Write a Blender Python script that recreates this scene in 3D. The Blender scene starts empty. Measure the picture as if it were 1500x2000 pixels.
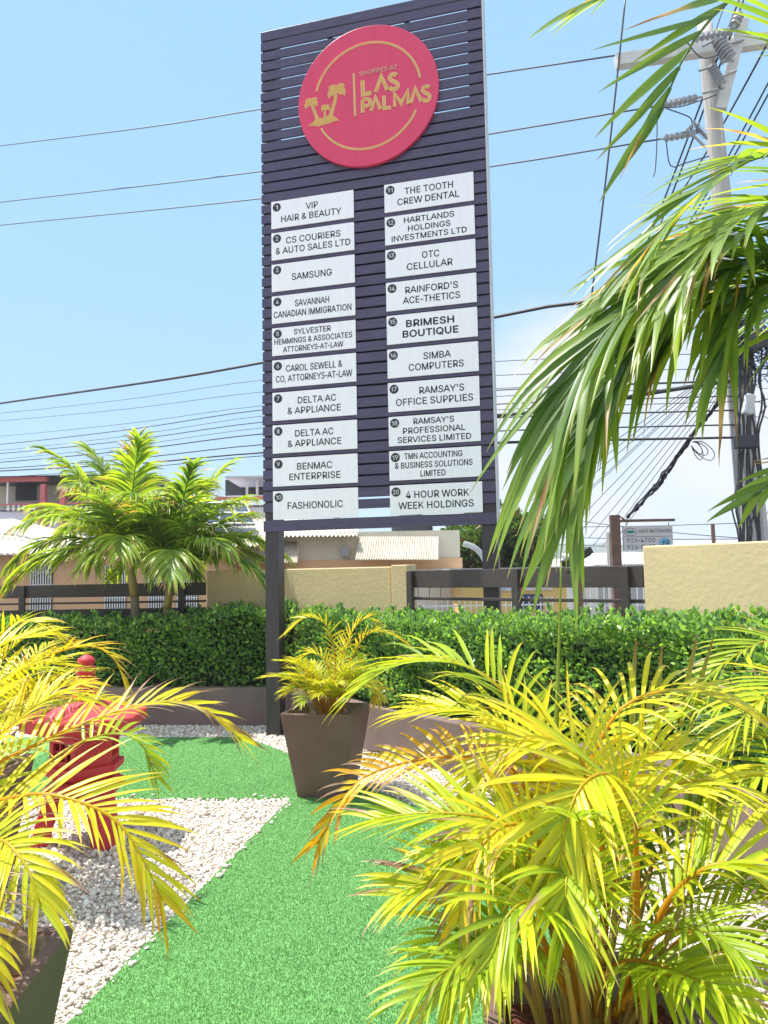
import bpy, math, random
import numpy as np
from mathutils import Vector, Matrix

R_ = random.Random(11)
NP = np.random.default_rng(7)
rad = math.radians
SC = bpy.context.scene
COL = SC.collection

# ------------------------------------------------------------------ camera
RI = Vector((0.9998378672460737, 0.0014622387543996149, -0.017947174670345747))
UP = Vector((0.01800664379674258, -0.08119234734170416, 0.9965357813507357))
FW = Vector((0.0, 0.996697378641566, 0.08120551341522818))
EYE = Vector((0.0, 0.0, 1.6))
FPX = 1500.0
cam_data = bpy.data.cameras.new('camera')
cam = bpy.data.objects.new('camera', cam_data)
COL.objects.link(cam)
m = Matrix.Identity(4)
for i in range(3):
    m[i][0] = RI[i]; m[i][1] = UP[i]; m[i][2] = -FW[i]; m[i][3] = EYE[i]
cam.matrix_world = m
cam_data.sensor_fit = 'VERTICAL'
cam_data.sensor_height = 36.0
cam_data.lens = FPX / 2000.0 * 36.0
cam_data.clip_start = 0.05
cam_data.clip_end = 6000.0
SC.camera = cam

# ------------------------------------------------------------------ sky, sun, exposure
SUN_V = Vector((-0.37, 0.105, 0.925)).normalized()
SUN_EL = math.asin(SUN_V.z)
SUN_AZ = math.atan2(SUN_V.x, SUN_V.y)
world = bpy.data.worlds.new('World')
SC.world = world
world.use_nodes = True
wt = world.node_tree
wt.nodes.clear()
w_out = wt.nodes.new('ShaderNodeOutputWorld')
w_bg = wt.nodes.new('ShaderNodeBackground')
w_sky = wt.nodes.new('ShaderNodeTexSky')
w_sky.sky_type = 'NISHITA'
w_sky.sun_disc = False
w_sky.sun_elevation = SUN_EL
w_sky.sun_rotation = SUN_AZ % (2 * math.pi)
w_sky.air_density = 1.0
w_sky.dust_density = 0.6
w_sky.ozone_density = 1.6
w_bg.inputs['Strength'].default_value = 0.15
# thin cumulus low in the sky: noise over the viewing direction
w_tc = wt.nodes.new('ShaderNodeTexCoord')
w_map = wt.nodes.new('ShaderNodeMapping')
w_map.inputs['Scale'].default_value = (1.0, 1.0, 2.1)
w_map.inputs['Location'].default_value = (0.35, 0.1, 0.0)
w_noise = wt.nodes.new('ShaderNodeTexNoise')
w_noise.inputs['Scale'].default_value = 3.2
w_noise.inputs['Detail'].default_value = 7.0
w_noise.inputs['Roughness'].default_value = 0.55
w_dot = wt.nodes.new('ShaderNodeVectorMath'); w_dot.operation = 'DOT_PRODUCT'
_cd = Vector((0.30, 0.93, 0.10)).normalized()
w_dot.inputs[1].default_value = _cd
w_mask = wt.nodes.new('ShaderNodeMapRange')
w_mask.interpolation_type = 'SMOOTHSTEP'
w_mask.inputs['From Min'].default_value = 0.93
w_mask.inputs['From Max'].default_value = 0.992
w_mask.inputs['To Min'].default_value = -0.30
w_mask.inputs['To Max'].default_value = 0.40
w_add = wt.nodes.new('ShaderNodeMath'); w_add.operation = 'ADD'
w_ramp = wt.nodes.new('ShaderNodeMapRange')
w_ramp.interpolation_type = 'SMOOTHSTEP'
w_ramp.inputs['From Min'].default_value = 0.58
w_ramp.inputs['From Max'].default_value = 1.02
w_mix = wt.nodes.new('ShaderNodeMix'); w_mix.data_type = 'RGBA'
w_mix.inputs['B'].default_value = (2.35, 2.45, 2.60, 1)
L = wt.links.new
L(w_tc.outputs['Generated'], w_map.inputs['Vector'])
L(w_map.outputs['Vector'], w_noise.inputs['Vector'])
L(w_tc.outputs['Generated'], w_dot.inputs[0])
L(w_dot.outputs['Value'], w_mask.inputs['Value'])
L(w_noise.outputs['Fac'], w_add.inputs[0])
L(w_mask.outputs['Result'], w_add.inputs[1])
L(w_add.outputs['Value'], w_ramp.inputs['Value'])
L(w_ramp.outputs['Result'], w_mix.inputs['Factor'])
# even, hazy tropical blue: the brightest part of the sky levels off
w_min = wt.nodes.new('ShaderNodeVectorMath'); w_min.operation = 'MINIMUM'
w_min.inputs[1].default_value = (0.93, 1.72, 2.62)
L(w_sky.outputs['Color'], w_min.inputs[0])
# unseen bright cloud bank added behind the viewer to fill the shaded faces
w_dot2 = wt.nodes.new('ShaderNodeVectorMath'); w_dot2.operation = 'DOT_PRODUCT'
w_dot2.inputs[1].default_value = Vector((0.15, -0.93, 0.33)).normalized()
w_m2 = wt.nodes.new('ShaderNodeMapRange'); w_m2.interpolation_type = 'SMOOTHSTEP'
w_m2.inputs['From Min'].default_value = 0.0; w_m2.inputs['From Max'].default_value = 0.55
w_mul2 = wt.nodes.new('ShaderNodeMath'); w_mul2.operation = 'MULTIPLY'
w_n2 = wt.nodes.new('ShaderNodeMapRange'); w_n2.inputs['From Min'].default_value = 0.3; w_n2.inputs['From Max'].default_value = 0.5
w_mixb = wt.nodes.new('ShaderNodeMix'); w_mixb.data_type = 'RGBA'; w_mixb.inputs['B'].default_value = (2.65, 2.9, 3.3, 1)
L(w_tc.outputs['Generated'], w_dot2.inputs[0]); L(w_dot2.outputs['Value'], w_m2.inputs['Value'])
L(w_noise.outputs['Fac'], w_n2.inputs['Value']); L(w_m2.outputs['Result'], w_mul2.inputs[0]); L(w_n2.outputs['Result'], w_mul2.inputs[1])
L(w_mul2.outputs['Value'], w_mixb.inputs['Factor']); w_soft = wt.nodes.new('ShaderNodeMix'); w_soft.data_type = 'RGBA'; w_soft.blend_type = 'MIX'; w_soft.inputs['Factor'].default_value = 0.10
L(w_min.outputs['Vector'], w_soft.inputs['A']); L(w_sky.outputs['Color'], w_soft.inputs['B'])
L(w_soft.outputs['Result'], w_mixb.inputs['A'])
L(w_mixb.outputs['Result'], w_mix.inputs['A'])
L(w_mix.outputs['Result'], w_bg.inputs['Color'])
L(w_bg.outputs['Background'], w_out.inputs['Surface'])

sun_data = bpy.data.lights.new('sun', 'SUN')
sun_data.energy = 3.3
sun_data.angle = rad(0.53)
sun_data.color = (1.0, 0.95, 0.87)
sun = bpy.data.objects.new('sun', sun_data)
sun.rotation_euler = SUN_V.to_track_quat('Z', 'Y').to_euler()
COL.objects.link(sun)
vs = SC.view_settings
vs.view_transform = 'Standard'
vs.look = 'None'
vs.exposure = 1.4
vs.gamma = 1.0
vs.use_curve_mapping = False
SC.cycles.max_bounces = 10
SC.cycles.transparent_max_bounces = 8


# ------------------------------------------------------------------ helpers
def at(px, py, d):
    """the real place seen at a pixel of the 1500 x 2000 photograph, d metres ahead (along +Y)"""
    v = FW + RI * ((px - 750) / FPX) - UP * ((py - 1000) / FPX)
    return EYE + v * (d / v.y)


def tag(o, label=None, cat=None, group=None, kind=None):
    if label: o['label'] = label
    if cat: o['category'] = cat
    if group: o['group'] = group
    if kind: o['kind'] = kind
    return o


def empty(name, loc=(0, 0, 0), rz=0.0):
    o = bpy.data.objects.new(name, None)
    COL.objects.link(o)
    o.location = loc
    o.rotation_euler = (0, 0, rz)
    return o


class MB:
    """collects geometry for one mesh object"""
    def __init__(s):
        s.v = []; s.f = []; s.c = []; s.mi = []; s.cur = (0.5, 0.5, 0.5); s.m = 0; s.smooth = []; s.sm = False

    def add(s, vs_, fs_, cols=None):
        b = len(s.v)
        s.v.extend([tuple(x) for x in vs_])
        s.c.extend(cols if cols is not None else [s.cur] * len(vs_))
        for f in fs_:
            s.f.append(tuple(i + b for i in f)); s.mi.append(s.m); s.smooth.append(s.sm)

    def box(s, x0, x1, y0, y1, z0, z1, M=None):
        p = [(x0, y0, z0), (x1, y0, z0), (x1, y1, z0), (x0, y1, z0), (x0, y0, z1), (x1, y0, z1), (x1, y1, z1), (x0, y1, z1)]
        if M is not None: p = [M @ Vector(q) for q in p]
        s.add(p, [(0, 3, 2, 1), (4, 5, 6, 7), (0, 1, 5, 4), (1, 2, 6, 5), (2, 3, 7, 6), (3, 0, 4, 7)])

    def prism(s, poly, z0, z1):
        n = len(poly)
        p = [(x, y, z0) for x, y in poly] + [(x, y, z1) for x, y in poly]
        s.add(p, [tuple(range(n - 1, -1, -1)), tuple(range(n, 2 * n))] + [(i, (i + 1) % n, n + (i + 1) % n, n + i) for i in range(n)])

    def slab(s, poly, d0, d1):
        """polygon in x,z (front view, faces -y) with thickness from y=d0 (back) to y=d1 (front, smaller y)"""
        n = len(poly)
        p = [(x, d1, z) for x, z in poly] + [(x, d0, z) for x, z in poly]
        s.add(p, [tuple(range(n)), tuple(range(2 * n - 1, n - 1, -1))] + [((i + 1) % n, i, n + i, n + (i + 1) % n) for i in range(n)])

    def tube(s, pts, rads, n=6, cap=True, cols=None):
        pts = [Vector(p) for p in pts]
        if not hasattr(rads, '__len__'): rads = [rads] * len(pts)
        N = len(pts)
        t0 = (pts[1] - pts[0]).normalized()
        ref = Vector((0, 0, 1)) if abs(t0.z) < 0.9 else Vector((1, 0, 0))
        u = t0.cross(ref).normalized()
        V_, C_ = [], []
        for i, p in enumerate(pts):
            t = (pts[min(i + 1, N - 1)] - pts[max(i - 1, 0)])
            t = t.normalized() if t.length > 1e-9 else t0
            u = (u - t * u.dot(t))
            u = u.normalized() if u.length > 1e-6 else t.orthogonal().normalized()
            w = t.cross(u)
            for k in range(n):
                a = 2 * math.pi * k / n
                V_.append(p + (u * math.cos(a) + w * math.sin(a)) * rads[i])
                C_.append(cols[i] if cols else s.cur)
        F_ = [(i * n + k, i * n + (k + 1) % n, (i + 1) * n + (k + 1) % n, (i + 1) * n + k) for i in range(N - 1) for k in range(n)]
        if cap:
            F_.append(tuple(range(n - 1, -1, -1))); F_.append(tuple((N - 1) * n + k for k in range(n)))
        s.add(V_, F_, C_)

    def lathe(s, prof, n=24, cx=0, cy=0, ang0=0.0):
        V_ = [(cx + r * math.cos(ang0 + 2 * math.pi * k / n), cy + r * math.sin(ang0 + 2 * math.pi * k / n), z) for r, z in prof for k in range(n)]
        N = len(prof)
        F_ = [(i * n + k, i * n + (k + 1) % n, (i + 1) * n + (k + 1) % n, (i + 1) * n + k) for i in range(N - 1) for k in range(n)]
        F_.append(tuple(range(n - 1, -1, -1))); F_.append(tuple((N - 1) * n + k for k in range(n)))
        s.add(V_, F_)

    def build(s, name, mats, parent=None, smooth=False, bevel=0.0, attr=False, loc=None):
        me = bpy.data.meshes.new(name)
        me.from_pydata(s.v, [], s.f)
        if not isinstance(mats, (list, tuple)): mats = [mats]
        for mm in mats: me.materials.append(mm)
        if len(mats) > 1: me.polygons.foreach_set('material_index', s.mi)
        if smooth: me.polygons.foreach_set('use_smooth', [True] * len(s.f))
        elif any(s.smooth): me.polygons.foreach_set('use_smooth', s.smooth)
        if attr:
            a = me.color_attributes.new('tint', 'FLOAT_COLOR', 'POINT')
            arr = np.ones((len(s.v), 4), dtype=np.float32)
            arr[:, :3] = np.array(s.c, dtype=np.float32)
            a.data.foreach_set('color', arr.ravel())
        me.update()
        o = bpy.data.objects.new(name, me)
        COL.objects.link(o)
        if parent is not None: o.parent = parent
        if loc is not None: o.location = loc
        if bevel > 0:
            b = o.modifiers.new('bevel', 'BEVEL'); b.width = bevel; b.segments = 2; b.limit_method = 'ANGLE'; b.angle_limit = rad(40)
        return o


def smooth_path(ctrl, n):
    """Catmull-Rom through control points"""
    P = [Vector(c) for c in ctrl]
    P = [P[0] * 2 - P[1]] + P + [P[-1] * 2 - P[-2]]
    segs = len(P) - 3
    out = []
    for i in range(n):
        t = i / (n - 1) * segs
        k = min(int(t), segs - 1); u = t - k
        a, b, c, d = P[k], P[k + 1], P[k + 2], P[k + 3]
        out.append(0.5 * ((2 * b) + (c - a) * u + (2 * a - 5 * b + 4 * c - d) * u * u + (3 * b - a - 3 * c + d) * u ** 3))
    # equal arc length
    ln = [0.0]
    for i in range(1, n): ln.append(ln[-1] + (out[i] - out[i - 1]).length)
    res, k = [], 0
    for i in range(n):
        s_ = ln[-1] * i / (n - 1)
        while k < n - 2 and ln[k + 1] < s_: k += 1
        d = ln[k + 1] - ln[k]
        res.append(out[k].lerp(out[k + 1], (s_ - ln[k]) / d if d > 1e-9 else 0))
    return res, ln[-1]


def mesh_np(name, V, F, mat, parent=None, cols=None, smooth=False):
    """V (n,3), F (m,k) arrays -> object"""
    me = bpy.data.meshes.new(name)
    V = np.ascontiguousarray(V, dtype=np.float32); F = np.ascontiguousarray(F, dtype=np.int32)
    me.vertices.add(len(V)); me.vertices.foreach_set('co', V.ravel())
    me.loops.add(F.size); me.loops.foreach_set('vertex_index', F.ravel())
    me.polygons.add(len(F))
    me.polygons.foreach_set('loop_start', np.arange(0, F.size, F.shape[1], dtype=np.int32))
    me.polygons.foreach_set('loop_total', np.full(len(F), F.shape[1], dtype=np.int32))
    if smooth: me.polygons.foreach_set('use_smooth', np.ones(len(F), dtype=bool))
    me.materials.append(mat)
    me.update(calc_edges=True)
    if cols is not None:
        a = me.color_attributes.new('tint', 'FLOAT_COLOR', 'POINT')
        arr = np.ones((len(V), 4), dtype=np.float32); arr[:, :3] = cols
        a.data.foreach_set('color', arr.ravel())
    o = bpy.data.objects.new(name, me)
    COL.objects.link(o)
    if parent is not None: o.parent = parent
    return o


# ------------------------------------------------------------------ materials
def mat(name, col, rough=0.6, var=0.0, scale=8.0, bump=0.0, bscale=60.0, spec=0.5, metal=0.0, col2=None, stretch=None, detail=5.0, bdist=0.01):
    mm = bpy.data.materials.new(name); mm.use_nodes = True
    nt = mm.node_tree; b = nt.nodes['Principled BSDF']
    b.inputs['Base Color'].default_value = (*col, 1)
    b.inputs['Roughness'].default_value = rough
    b.inputs['Specular IOR Level'].default_value = spec
    b.inputs['Metallic'].default_value = metal
    tc = nt.nodes.new('ShaderNodeTexCoord'); mp = nt.nodes.new('ShaderNodeMapping')
    if stretch: mp.inputs['Scale'].default_value = stretch
    nt.links.new(tc.outputs['Object'], mp.inputs['Vector'])
    if var > 0 or col2:
        n = nt.nodes.new('ShaderNodeTexNoise'); n.inputs['Scale'].default_value = scale; n.inputs['Detail'].default_value = detail
        n.inputs['Roughness'].default_value = 0.6
        nt.links.new(mp.outputs['Vector'], n.inputs['Vector'])
        mr = nt.nodes.new('ShaderNodeMapRange'); mr.inputs['From Min'].default_value = 0.3; mr.inputs['From Max'].default_value = 0.7
        nt.links.new(n.outputs['Fac'], mr.inputs['Value'])
        mx = nt.nodes.new('ShaderNodeMix'); mx.data_type = 'RGBA'
        c2 = col2 if col2 else tuple(min(1, c * (1 + var)) for c in col)
        c1 = col if col2 else tuple(c * (1 - var) for c in col)
        mx.inputs['A'].default_value = (*c1, 1); mx.inputs['B'].default_value = (*c2, 1)
        nt.links.new(mr.outputs['Result'], mx.inputs['Factor'])
        nt.links.new(mx.outputs['Result'], b.inputs['Base Color'])
    if bump > 0:
        n2 = nt.nodes.new('ShaderNodeTexNoise'); n2.inputs['Scale'].default_value = bscale; n2.inputs['Detail'].default_value = 4
        nt.links.new(mp.outputs['Vector'], n2.inputs['Vector'])
        bp = nt.nodes.new('ShaderNodeBump'); bp.inputs['Strength'].default_value = bump; bp.inputs['Distance'].default_value = bdist
        nt.links.new(n2.outputs['Fac'], bp.inputs['Height']); nt.links.new(bp.outputs['Normal'], b.inputs['Normal'])
    return mm


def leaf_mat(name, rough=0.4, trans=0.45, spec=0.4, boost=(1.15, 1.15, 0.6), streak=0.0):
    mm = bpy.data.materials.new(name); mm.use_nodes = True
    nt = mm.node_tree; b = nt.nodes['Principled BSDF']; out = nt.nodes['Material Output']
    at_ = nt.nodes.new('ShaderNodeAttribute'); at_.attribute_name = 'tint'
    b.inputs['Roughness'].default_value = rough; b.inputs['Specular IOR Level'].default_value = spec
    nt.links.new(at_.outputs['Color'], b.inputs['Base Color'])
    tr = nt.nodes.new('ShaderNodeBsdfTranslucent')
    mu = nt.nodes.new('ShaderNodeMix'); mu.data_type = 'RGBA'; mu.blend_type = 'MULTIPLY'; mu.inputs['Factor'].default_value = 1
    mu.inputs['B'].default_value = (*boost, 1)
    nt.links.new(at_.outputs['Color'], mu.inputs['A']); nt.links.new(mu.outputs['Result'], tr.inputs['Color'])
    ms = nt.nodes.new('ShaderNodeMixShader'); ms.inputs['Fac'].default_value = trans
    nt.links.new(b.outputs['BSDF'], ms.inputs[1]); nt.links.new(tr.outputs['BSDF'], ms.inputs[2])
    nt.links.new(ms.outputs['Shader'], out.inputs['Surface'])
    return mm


M = {}
M['slat'] = mat('dark_timber_veil_tint', (0.056, 0.046, 0.102), 0.38, var=0.25, scale=5, stretch=(1, 1, 9), bump=0.15, bscale=30, spec=0.6)  # purple-blue of the glare veil is mixed into the base colour
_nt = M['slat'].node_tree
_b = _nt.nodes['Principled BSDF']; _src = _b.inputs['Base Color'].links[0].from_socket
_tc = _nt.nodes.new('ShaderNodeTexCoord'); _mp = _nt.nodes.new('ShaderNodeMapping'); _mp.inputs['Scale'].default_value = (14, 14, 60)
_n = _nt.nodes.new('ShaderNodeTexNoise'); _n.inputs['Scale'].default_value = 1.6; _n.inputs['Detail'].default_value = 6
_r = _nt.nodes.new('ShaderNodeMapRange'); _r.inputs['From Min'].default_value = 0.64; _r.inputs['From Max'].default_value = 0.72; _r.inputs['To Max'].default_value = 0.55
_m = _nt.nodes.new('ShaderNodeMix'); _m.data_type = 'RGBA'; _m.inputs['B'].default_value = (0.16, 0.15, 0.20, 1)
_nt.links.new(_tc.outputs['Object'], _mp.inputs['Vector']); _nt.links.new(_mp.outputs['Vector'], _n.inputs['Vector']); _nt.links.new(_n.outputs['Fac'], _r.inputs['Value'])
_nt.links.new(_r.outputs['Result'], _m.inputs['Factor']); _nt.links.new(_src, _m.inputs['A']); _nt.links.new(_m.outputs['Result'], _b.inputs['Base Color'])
M['slat_post'] = mat('dark_painted_post', (0.038, 0.031, 0.034), 0.42, var=0.25, scale=4, stretch=(6, 6, 1), bump=0.1, bscale=40)
M['trim'] = mat('pale_metal_trim', (0.55, 0.56, 0.57), 0.45, var=0.1, scale=5)
M['emblem'] = mat('crimson_emblem_paint', (0.66, 0.045, 0.125), 0.42, var=0.07, scale=2.5, stretch=(5, 1, 0.7))
M['gold'] = mat('gold_lettering', (0.62, 0.36, 0.09), 0.5, var=0.12, scale=14)
M['gold_edge'] = mat('pale_gold_edge', (0.80, 0.58, 0.38), 0.5, var=0.05)
M['panel'] = mat('white_panel', (0.86, 0.86, 0.90), 0.30, var=0.03, scale=3, stretch=(6, 1, 0.7))
M['ink'] = mat('black_lettering', (0.022, 0.022, 0.028), 0.5, var=0.1, scale=30)
M['ink_white'] = mat('white_numeral', (0.8, 0.82, 0.83), 0.5, var=0.02)
M['pot'] = mat('brown_pot', (0.130, 0.070, 0.056), 0.62, col2=(0.170, 0.102, 0.084), scale=2.2, bump=0.12, bscale=25)
M['pot_in'] = mat('weathered_pot_inside', (0.30, 0.25, 0.19), 0.9, var=0.3, scale=14, bump=0.2)
M['mulch'] = mat('red_mulch', (0.16, 0.045, 0.03), 0.9, var=0.55, scale=45, bump=0.8, bscale=70, bdist=0.02)
M['lantern'] = mat('red_lantern_paint', (0.57, 0.040, 0.055), 0.6, var=0.12, scale=6, bump=0.15, bscale=50)
M['wall_brown'] = mat('brown_planter_paint', (0.150, 0.100, 0.088), 0.78, col2=(0.205, 0.150, 0.132), scale=2.6, stretch=(1, 1, 0.6), bump=0.22, bscale=16, detail=9)
M['beige'] = mat('beige_plaster', (0.68, 0.54, 0.31), 0.85, var=0.07, scale=1.6, bump=0.25, bscale=26, bdist=0.012)
M['fence'] = mat('dark_brown_rail', (0.062, 0.048, 0.044), 0.5, var=0.2, scale=3, stretch=(1, 1, 5), bump=0.1)
M['trunk'] = mat('ringed_palm_trunk', (0.26, 0.20, 0.16), 0.85, var=0.25, scale=5, stretch=(1, 1, 14), bump=0.5, bscale=20)
M['shaft'] = mat('green_crownshaft', (0.26, 0.30, 0.07), 0.45, col2=(0.30, 0.16, 0.05), scale=2.0)
M['stem'] = mat('orange_green_cane', (0.42, 0.22, 0.03), 0.5, col2=(0.24, 0.24, 0.04), scale=6)
M['leaf'] = leaf_mat('areca_leaf', 0.36, 0.42)
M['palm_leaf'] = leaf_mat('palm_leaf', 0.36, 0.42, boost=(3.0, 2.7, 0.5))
M['hedge_leaf'] = leaf_mat('hedge_leaf', 0.32, 0.42, spec=0.5, boost=(1.3, 1.4, 0.6))
M['tree_leaf'] = leaf_mat('tree_leaf', 0.45, 0.3, boost=(1.3, 1.3, 0.6))
M['branch'] = mat('hedge_branches', (0.018, 0.024, 0.010), 0.9, var=0.4, scale=20, bump=0.4)
M['turf_base'] = mat('turf_backing', (0.12, 0.31, 0.09), 0.9, var=0.25, scale=60, bump=0.3, bscale=150)
M['turf'] = leaf_mat('turf_blade', 0.6, 0.3, spec=0.2, boost=(1.0, 1.1, 0.8))
M['gravel_base'] = mat('gravel_bed', (0.62, 0.56, 0.49), 0.95, var=0.25, scale=50, bump=0.6, bscale=80)
M['stone'] = leaf_mat('pale_gravel_stone', 0.9, 0.0, spec=0.2)
M['ground'] = mat('dry_ground', (0.22, 0.20, 0.17), 0.95, var=0.2, scale=0.6, bump=0.3, bscale=8)
M['asphalt'] = mat('asphalt', (0.06, 0.06, 0.06), 0.9, var=0.2, scale=6, bump=0.3, bscale=90)
M['white_paint'] = mat('white_paint', (0.78, 0.77, 0.74), 0.6, var=0.05, scale=3)
M['cream'] = mat('cream_wall', (0.66, 0.60, 0.47), 0.85, var=0.06, scale=1.2, bump=0.15, bscale=10)
M['peach'] = mat('peach_wall', (0.70, 0.43, 0.24), 0.85, var=0.07, scale=1.2, bump=0.15, bscale=10)
M['lilac'] = mat('pale_lilac_wall', (0.62, 0.61, 0.70), 0.85, var=0.05, scale=0.8)
M['redpaint'] = mat('faded_red_paint', (0.58, 0.16, 0.17), 0.75, var=0.12, scale=2)
M['yellow'] = mat('yellow_wall', (0.72, 0.50, 0.18), 0.85, var=0.06, scale=1.5)
M['roof_cream'] = mat('cream_sheet_roof', (0.66, 0.60, 0.50), 0.6, var=0.1, scale=1.5)
M['roof_grey'] = mat('grey_sheet_roof', (0.45, 0.46, 0.48), 0.55, var=0.12, scale=1.5)
M['dark'] = mat('dark_opening', (0.03, 0.03, 0.032), 0.4, var=0.2, scale=3)
M['black_plastic'] = mat('black_plastic', (0.03, 0.03, 0.035), 0.45, var=0.15, scale=5)
M['solar'] = mat('solar_glass', (0.05, 0.07, 0.13), 0.2, var=0.15, scale=6)
M['greybox'] = mat('grey_metal_box', (0.33, 0.35, 0.36), 0.5, var=0.08, scale=5)
M['concrete'] = mat('weathered_pole', (0.46, 0.44, 0.42), 0.9, var=0.35, scale=3, stretch=(7, 7, 0.35), bump=0.4, bscale=14, detail=8)
M['crossarm'] = mat('pale_crossarm', (0.62, 0.62, 0.60), 0.6, var=0.1, scale=4)
M['insul'] = mat('grey_insulator', (0.38, 0.39, 0.42), 0.35, var=0.08, scale=9)
M['wire'] = mat('black_cable', (0.05, 0.05, 0.056), 0.55, var=0.1, scale=2)
M['wire_grey'] = mat('grey_wire', (0.10, 0.11, 0.14), 0.5, var=0.1, scale=2)
M['rust'] = mat('rusty_steel', (0.20, 0.12, 0.09), 0.8, var=0.25, scale=9)
M['board'] = mat('pale_sign_board', (0.72, 0.70, 0.68), 0.6, var=0.04, scale=3)
M['teal'] = mat('teal_paint', (0.03, 0.30, 0.24), 0.6, var=0.05)
M['skyblue'] = mat('light_blue_paint', (0.25, 0.52, 0.75), 0.6, var=0.05)
M['pinkred'] = mat('pink_red_paint', (0.65, 0.06, 0.14), 0.6, var=0.05)
M['hill'] = mat('hill_scrub', (0.075, 0.10, 0.055), 0.95, var=0.35, scale=0.02)
M['bark'] = mat('tree_bark', (0.14, 0.10, 0.07), 0.9, var=0.3, scale=8, bump=0.5)
M['pipe'] = mat('white_plastic_pipe', (0.72, 0.70, 0.66), 0.45, var=0.05, scale=5)
M['fabricbanner'] = mat('pale_banner', (0.66, 0.64, 0.66), 0.7, var=0.05, scale=2)

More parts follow.
